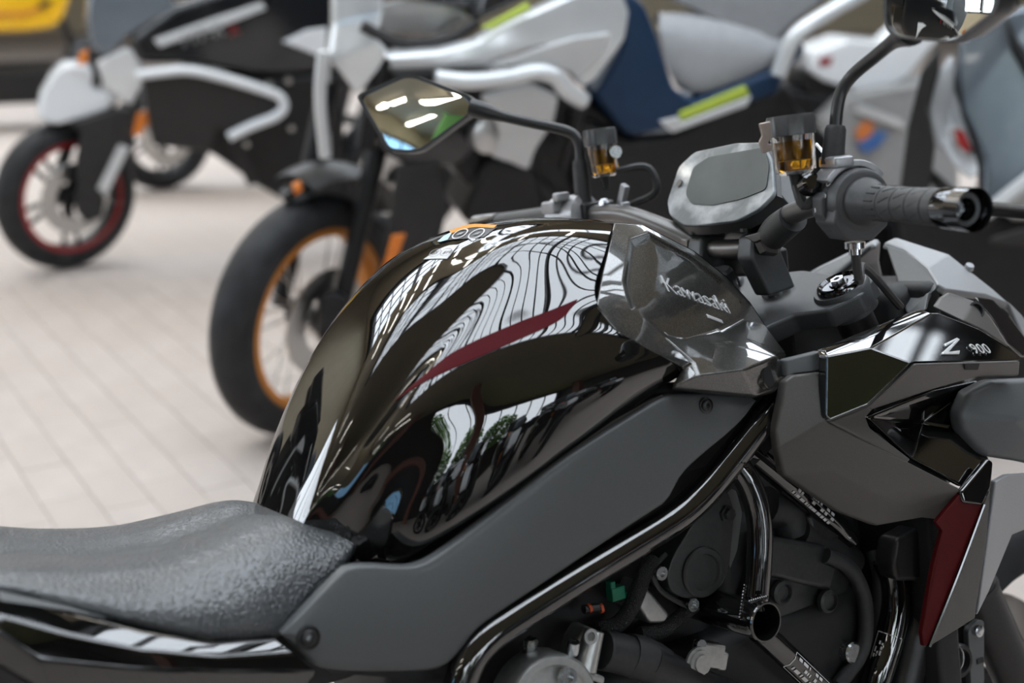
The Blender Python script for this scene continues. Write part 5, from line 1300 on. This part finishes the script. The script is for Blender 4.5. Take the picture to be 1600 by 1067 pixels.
MB().tube([(-.85, -.13, .45), (-1.55, -.13, .34)], .035, 10).build('swingarm', 'bg_black', adv)
MB().tube([(-.95, -.17, .42), (-1.25, -.19, .55), (-1.65, -.2, .68)], [.04, .055, .055], 14).build('muffler', 'bg_black', adv)
MB().tube([(-.86, .12, .45), (-.74, .27, .02)], .014, 8).build('side_stand', 'bg_black', adv)

# ---- black and white naked motorcycle at the left, with red-striped rim
F3, nk = vehicle('motorcycle', -1.86, 5.45, 200, 6, 'black naked motorcycle with white front fender and red rim stripe')
wheel('front_', (0, 0, .312), .312, .12, nk, 'bg_black', 'bg_black', steer=math.radians(27), stripe='bg_red')
wheel('rear_', (-1.42, 0, .312), .312, .16, nk, 'bg_black', 'bg_black')
fen = [(58,180),(64,150),(80,122),(96,104),(118,101),(140,106),(148,118),(142,132),(150,145),(170,150),(190,152),(170,172),(130,186),(90,196),(66,192)]
bp(F3, nk, 'front_fender', [(a, b, .10) for a, b in fen], 'bg_white', None, .14, .02, segs=3)
bp(F3, nk, 'fork_guard', [(112,190),(140,186),(188,168),(210,175),(212,230),(175,290),(140,318),(122,300),(118,250),(128,210)], 'bg_darkgrey', .13, .04, .012)
bp(F3, nk, 'guard_stripe', [(186,226),(203,231),(168,302),(152,296)], 'bg_grey', .142, .01, .003)
bp(F3, nk, 'guard_mark', [(146,245),(158,248),(145,284),(133,280)], 'bg_darkgrey', .142, .01, .003)
bp(F3, nk, 'fork_reflector', [(214,178),(230,174),(234,190),(220,212),(207,212)], 'reflector', .145, .02, .004)
bp(F3, nk, 'indicator', [(124,84),(138,78),(136,100),(122,103)], 'reflector', .16, .03, .004)
for s in (1, -1):
    rt = Matrix.Rotation(math.radians(27), 3, 'Z'); b = Vector((0, 0, .312)) + (rt @ Vector((0, 1, 0))) * s * .1
    t = rt @ Vector((-.42, 0, .91))
    MB().tube([b, b + t * .65], .026, 12).build('fork_leg', 'bg_black', nk)
bp(F3, nk, 'brake_caliper', [(120,300),(140,290),(165,310),(160,340),(135,350),(118,330)], 'bg_darkgrey', .12, .05, .01)
bp(F3, nk, 'headlight', [(140,-30,.10),(260,-40,.16),(275,20,.17),(240,35,.16),(200,60,.14),(165,92,.12),(142,70,.10),(135,30,.10)], 'bg_bluegrey', None, .14, .02)
bp(F3, nk, 'radiator_side', [(150,100,.12),(195,75,.14),(222,84,.15),(225,130,.15),(205,165,.14),(165,140,.13)], 'bg_silver', None, .05, .01)
bp(F3, nk, 'tank_side', [(200,62,.17),(270,10,.18),(420,-40,.2),(600,-40,.18),(600,60,.16),(520,110,.18),(400,120,.2),(300,100,.2),(215,100,.17)], 'bg_gloss_black', None, .30, .03)
bp(F3, nk, 'silver_blade', [(240,62,.21),(330,30,.215),(410,4,.215),(416,14,.218),(340,44,.218),(250,74,.212)], 'bg_grey', None, .012, .004)
lt = text_mesh('model_lettering', 'MT-R', F3.at(285, 74, Y=.222), F3.at(345, 56, Y=.222) - F3.at(285, 74, Y=.222), Vector((0, 0, 1)), .075, 'grey_print', nk, .001, shear=.2)
text_mesh('model_lettering', 'X', F3.at(360, 57, Y=.222), F3.at(375, 52, Y=.222) - F3.at(360, 57, Y=.222), Vector((0, 0, 1)), .06, 'bg_red', nk, .001)
bp(F3, nk, 'belly_panel', [(222,122,.23),(300,112,.24),(400,138,.25),(436,166,.25),(428,180,.24),(362,206,.23),(340,200,.22),(330,232,.2),(240,228,.19),(228,160,.22)], 'bg_darkgrey', None, .06, .01)
bt_(F3, nk, 'white_frame_edge', [(213,118,.24),(250,113,.25),(295,110,.255),(350,122,.26),(410,140,.262),(438,152,.262),(444,168,.262),(430,182,.26),(395,196,.255),(358,214,.245)], .020, 'bg_white', 10, 40)
bp(F3, nk, 'white_side_wedge', [(442,66,.20),(480,48,.2),(512,44,.2),(510,92,.19)], 'bg_white', None, .03, .006)
bt_(F3, nk, 'cover_strut', [(510,90,.18),(506,160,.18),(510,240,.18)], .018, 'bg_grey')
bp(F3, nk, 'engine_block', [(230,130,.16),(430,120,.17),(540,110,.17),(540,310,.15),(470,330,.14),(400,290,.15),(330,240,.15),(240,230,.14)], 'bg_black', None, .30, .03)
bp(F3, nk, 'side_stand', [(352,212,.18),(372,214,.18),(402,286,.16),(388,292,.16)], 'bg_darkgrey', None, .02, .004)
bp(F3, nk, 'seat', [(440,-60,.12),(700,-80,.1),(700,-20,.12),(560,10,.14),(470,10,.15)], 'bg_black', None, .22, .02)
for a, b, c in ((420, 130, .012), (450, 125, .014), (455, 200, .012), (385, 225, .012)):
    MB().lathe(F3.at(a, b, Y=.18), (0, 1, 0), [(0, c), (.01, c), (.012, 0)], 10).build('engine_bolt', 'bg_steel', nk)

# ---- dark motorcycle further back, only its wheel shows under the white-edged panel
F4, far = vehicle('motorcycle', -1.95, 7.35, 200, 6, 'dark motorcycle half hidden behind, its wheel showing under the white-edged panel')
wheel('front_', (0, 0, .30), .30, .13, far, 'bg_black', 'bg_darkgrey', steer=math.radians(20))
wheel('rear_', (-1.4, 0, .30), .30, .16, far, 'bg_black', 'bg_darkgrey')
MB().tube([(0, .11, .30), (-.25, .11, .85)], .026, 10).build('fork_leg', 'bg_darkgrey', far)
MB().tube([(0, -.11, .30), (-.25, -.11, .85)], .026, 10).build('fork_leg', 'bg_darkgrey', far)
MB().shell([(-.30, .16, .38), (-1.0, .16, .35), (-1.1, .16, .75), (-.35, .16, .85), (-.2, .16, .7)], [(0, 1, 2, 3, 4)], (0, -.32, 0)).build('engine_block', 'bg_black', far, bevel=.04)
MB().shell([(-.30, .15, .85), (-.62, .17, .80), (-.85, .15, .82), (-.8, .13, 1.0), (-.45, .13, 1.02)], [(0, 1, 2, 3, 4)], (0, -.30, 0)).build('fuel_tank', 'bg_gloss_black', far, bevel=.04)
MB().shell([(-.8, .12, .84), (-1.5, .10, .92), (-1.5, .10, 1.0), (-.85, .12, .9)], [(0, 1, 2, 3)], (0, -.24, 0)).build('seat', 'bg_black', far, bevel=.02)
MB().tube([(-1.4, .12, .3), (-.8, .12, .42)], .03, 10).build('swingarm', 'bg_darkgrey', far)

# ---- yellow motorcycle in the far left corner
F5, yel = vehicle('motorcycle', -3.30, 10.2, 205, 5, 'yellow vehicle with a black wheel in the far left corner')
wheel('front_', (-.05, .0, .33), .33, .16, yel, 'bg_black', 'bg_darkgrey', steer=math.radians(55))
yq = [(-80,-60),(108,-60),(112,-10),(100,28),(84,44),(40,50),(-80,54)]
bp(F5, yel, 'fairing', [(a, b, .25) for a, b in yq], 'bg_yellow', None, .35, .04, segs=3)
bp(F5, yel, 'fairing_line', [(-80,22,.262),(40,18,.262),(70,8,.262),(72,14,.262),(42,26,.262),(-80,30,.262)], 'bg_orange', None, .02, .004)
bp(F5, yel, 'fairing_vent', [(58,8,.266),(78,-2,.266),(82,4,.266),(66,16,.266)], 'bg_black', None, .02, .003)
q_ = F5.at(-30, 60, Y=0)
MB().box((-q_.x * 0 + .55, 0, .34), (.9, .4, .26)).build('underbody', 'bg_black', yel, bevel=.04)
MB().tube([(-.05, .1, .33), (.12, .1, .85)], .03, 10).build('fork_leg', 'bg_black', yel)
MB().lathe((1.15, -.08, .33), (0, 1, 0), [(0, .12), (0, .33), (.16, .33), (.16, .12)], 32, close=True).build('rear_tyre', 'tyre', yel)

# ---- white motorcycle with aluminium case, behind the right-hand grip
F6, wht = vehicle('motorcycle', .45, 6.2, 190, 4, 'white motorcycle with red mark and grey side case behind the mirror stem')
def w6(*a, **k): return bp(F6, wht, *a, **k)
w6('tail_fairing', [(1262,110,.2),(1275,82,.2),(1330,62,.2),(1400,70,.18),(1440,30,.16),(1470,60,.16),(1420,120,.18),(1370,150,.2),(1330,140,.2),(1290,128,.2)], 'bg_white', None, .25, .02)
w6('tail_mark', [(1280,92,.205),(1302,88,.205),(1298,102,.205),(1282,105,.205)], 'bg_red', None, .01, .003)
w6('under_tail', [(1258,112,.18),(1330,142,.18),(1400,150,.18),(1380,176,.17),(1300,160,.17),(1255,140,.17)], 'bg_black', None, .3, .02)
w6('silver_rail', [(1120,40,.15),(1250,70,.2),(1262,90,.2),(1180,110,.18),(1110,90,.15)], 'bg_darkgrey', None, .2, .02)
w6('side_case', [(1285,190,.28),(1330,150,.3),(1420,135,.3),(1500,120,.28),(1500,330,.28),(1440,335,.28),(1340,330,.28),(1300,290,.28)], 'bg_case', None, .22, .02)
w6('case_latch', [(1338,160,.315),(1412,188,.315),(1412,202,.315),(1340,178,.315)], 'bg_silver', None, .02, .004)
w6('orange_sticker', [(1336,206,.312),(1352,188,.312),(1366,194,.312),(1362,214,.312),(1342,222,.312)], 'sticker_orange', None, .006, .002)
w6('blue_sticker', [(1338,226,.312),(1366,206,.312),(1388,206,.312),(1376,228,.312),(1352,240,.312)], 'sticker_blue', None, .006, .002)
w6('engine_block', [(1120,120,.15),(1300,150,.18),(1330,330,.15),(1250,420,.14),(1080,380,.14)], 'bg_black', None, .3, .03)
w6('exhaust_end', [(1175,150,.22),(1200,118,.22),(1215,140,.22),(1196,176,.22),(1180,176,.22)], 'bg_steel', None, .06, .01)
wr = F6.at(1360, 380, Y=0)
wheel('rear_', (wr.x, 0, .32), .32, .16, wht, 'bg_black', 'bg_darkgrey')
wheel('front_', (wr.x + 1.45, 0, .32), .32, .13, wht, 'bg_black', 'bg_darkgrey')

# ---- silver-blue scooter facing the viewer at the right edge
F7, sco = vehicle('scooter', 1.36, 3.75, 240, 5, 'silver scooter with large chrome headlight at the right edge', 'scooter')
def w7(nm, pts, m, **k):
    thick = k.pop('thick', .05)
    q = []
    for a, b, c in pts:
        d_ = pix_ray(a, b); q.append(F7.I @ (Vector((0, 0, CAMH)) + d_ * ((3.55 - c * 1.6) / d_.y)))
    dirs = [(p - F7.o).normalized() * thick for p in q]
    return MB().shell(q, k.pop('faces', None) or [tuple(range(len(q)))], dirs).build(nm, m, sco, bevel=k.pop('bevel', .01), segs=2)
w7('front_panel', [(1498,60,.10),(1560,20,.12),(1640,0,.14),(1700,60,.16),(1700,240,.18),(1625,260,.18),(1560,310,.17),(1530,330,.16),(1534,250,.15),(1500,180,.13),(1494,110,.11)], 'bg_bluegrey', thick=.2, bevel=.02, faces=[(0, 10, 9, 2, 1), (9, 8, 5, 4, 3, 2), (8, 7, 6, 5)])
w7('headlight_shell', [(1452,170,.10),(1466,112,.09),(1488,84,.09),(1496,130,.10),(1512,190,.12),(1532,240,.15),(1530,272,.16),(1514,280,.155),(1490,258,.13),(1466,226,.11),(1484,180,.085)], 'bg_white', thick=.08, bevel=.012, faces=[(0, 10, 3, 2, 1), (10, 6, 5, 4, 3), (10, 9, 8, 7, 6), (0, 9, 10)])
w7('headlight_chrome', [(1480,205,.13),(1500,196,.14),(1522,236,.165),(1518,250,.165),(1498,238,.15)], 'bg_steel', thick=.03, bevel=.006)
w7('headlight_lens', [(1456,170,.142),(1468,116,.122),(1486,92,.112),(1496,150,.13),(1522,225,.176),(1524,268,.188),(1510,272,.188),(1474,226,.165)], 'clear_lens', thick=.02, bevel=.006)
w7('indicator_lens', [(1490,200,.15),(1506,205,.16),(1518,232,.17),(1514,240,.172),(1496,228,.162)], 'bg_red', thick=.03, bevel=.004)
w7('black_trim', [(1492,96,.12),(1498,150,.14),(1524,215,.18),(1536,250,.19),(1536,320,.19),(1526,330,.18),(1528,262,.182),(1512,200,.15),(1490,140,.12)], 'bg_black', thick=.02, bevel=.004)
w7('fairing_strut', [(1405,300,.1),(1418,200,.12),(1440,110,.12),(1470,70,.10),(1468,110,.11),(1452,170,.12),(1462,228,.14),(1450,320,.12)], 'bg_darkgrey', thick=.05)
w7('lower_strut', [(1430,258,.10),(1444,252,.10),(1530,330,.15),(1560,340,.16),(1540,360,.15),(1500,340,.13)], 'bg_darkgrey', thick=.05)
w7('belt_trim', [(1526,330,.18),(1640,240,.2),(1700,236,.2),(1700,270,.2),(1600,300,.2),(1545,345,.19)], 'bg_grey', thick=.05)
w7('lower_lamp', [(1560,320,.17),(1600,290,.18),(1700,290,.19),(1700,350,.19),(1580,345,.18)], 'bg_steel', thick=.06)
w7('lower_fairing', [(1536,322,.15),(1700,330,.18),(1720,700,.15),(1560,680,.1),(1420,520,.08),(1395,330,.08)], 'bg_black', thick=.25, bevel=.03)
w7('number_plate_bracket', [(1545,372,.19),(1600,356,.2),(1680,352,.2),(1680,388,.2),(1548,384,.19)], 'bg_darkgrey', thick=.02)
w7('black_pillar', [(1570,20,.14),(1590,60,.15),(1640,130,.17),(1660,180,.18),(1640,180,.178),(1580,80,.15)], 'bg_black', thick=.06)
sw_ = F7.I @ Vector((1.62, 3.75, 0))
wheel('front_', (sw_.x, 0, .26), .26, .13, sco, 'bg_black', 'bg_darkgrey')
wheel('rear_', (sw_.x - 1.35, 0, .26), .26, .14, sco, 'bg_black', 'bg_darkgrey')
MB().shell([(sw_.x - .3, .16, .2), (sw_.x - 1.3, .18, .3), (sw_.x - 1.5, .14, .75), (sw_.x - .9, .14, .78), (sw_.x - .6, .16, .4), (sw_.x - .3, .16, .8)], [(0, 1, 2, 3, 4, 5)], (0, -.32, 0)).build('body_tub', 'bg_black', sco, bevel=.03)
MB().shell([(sw_.x - .7, .14, .76), (sw_.x - 1.5, .12, .78), (sw_.x - 1.5, .1, .88), (sw_.x - .75, .12, .84)], [(0, 1, 2, 3)], (0, -.26, 0)).build('seat', 'bg_black', sco, bevel=.03)
MB().tube([(sw_.x - .25, 0, .7), (sw_.x, 0, .26)], .03, 10).build('fork_leg', 'bg_black', sco)

# ---- motorcycles out of the frame: a near row added to darken the tank's flank, and three for the right mirror
def copy_tree(o, parent=None):
    c = o.copy(); COL.objects.link(c); c.parent = parent
    for ch in list(o.children): copy_tree(ch, c)
    return c
NEAR = ('leftmost', 'second from the left', 'third from the left', 'third from the right', 'second from the right', 'rightmost')
row = [(1.42 + k * .857, -.46 + k * .515, 121, 'dark motorcycle added unseen behind the viewpoint, %s, to darken the tank reflection' % nm) for k, nm in zip((-2.3, -1.55, -.8, -.05, .7, 1.45), NEAR)]
for x, y, hd, lb in row + [
                     (-4.3, 3.6, 200, 'motorcycle seen small in the right mirror, nearest of the row'),
                     (-5.4, 4.7, 200, 'motorcycle seen small in the right mirror, middle of the row'),
                     (-6.8, 5.4, 200, 'motorcycle seen small in the right mirror, last of the row')]:
    c = copy_tree(nk)
    c.matrix_world = Frame(x, y, hd, 3).M
    tag(c, lb, 'motorcycle', 'motorcycles outside the frame')
bpy.context.view_layer.update()
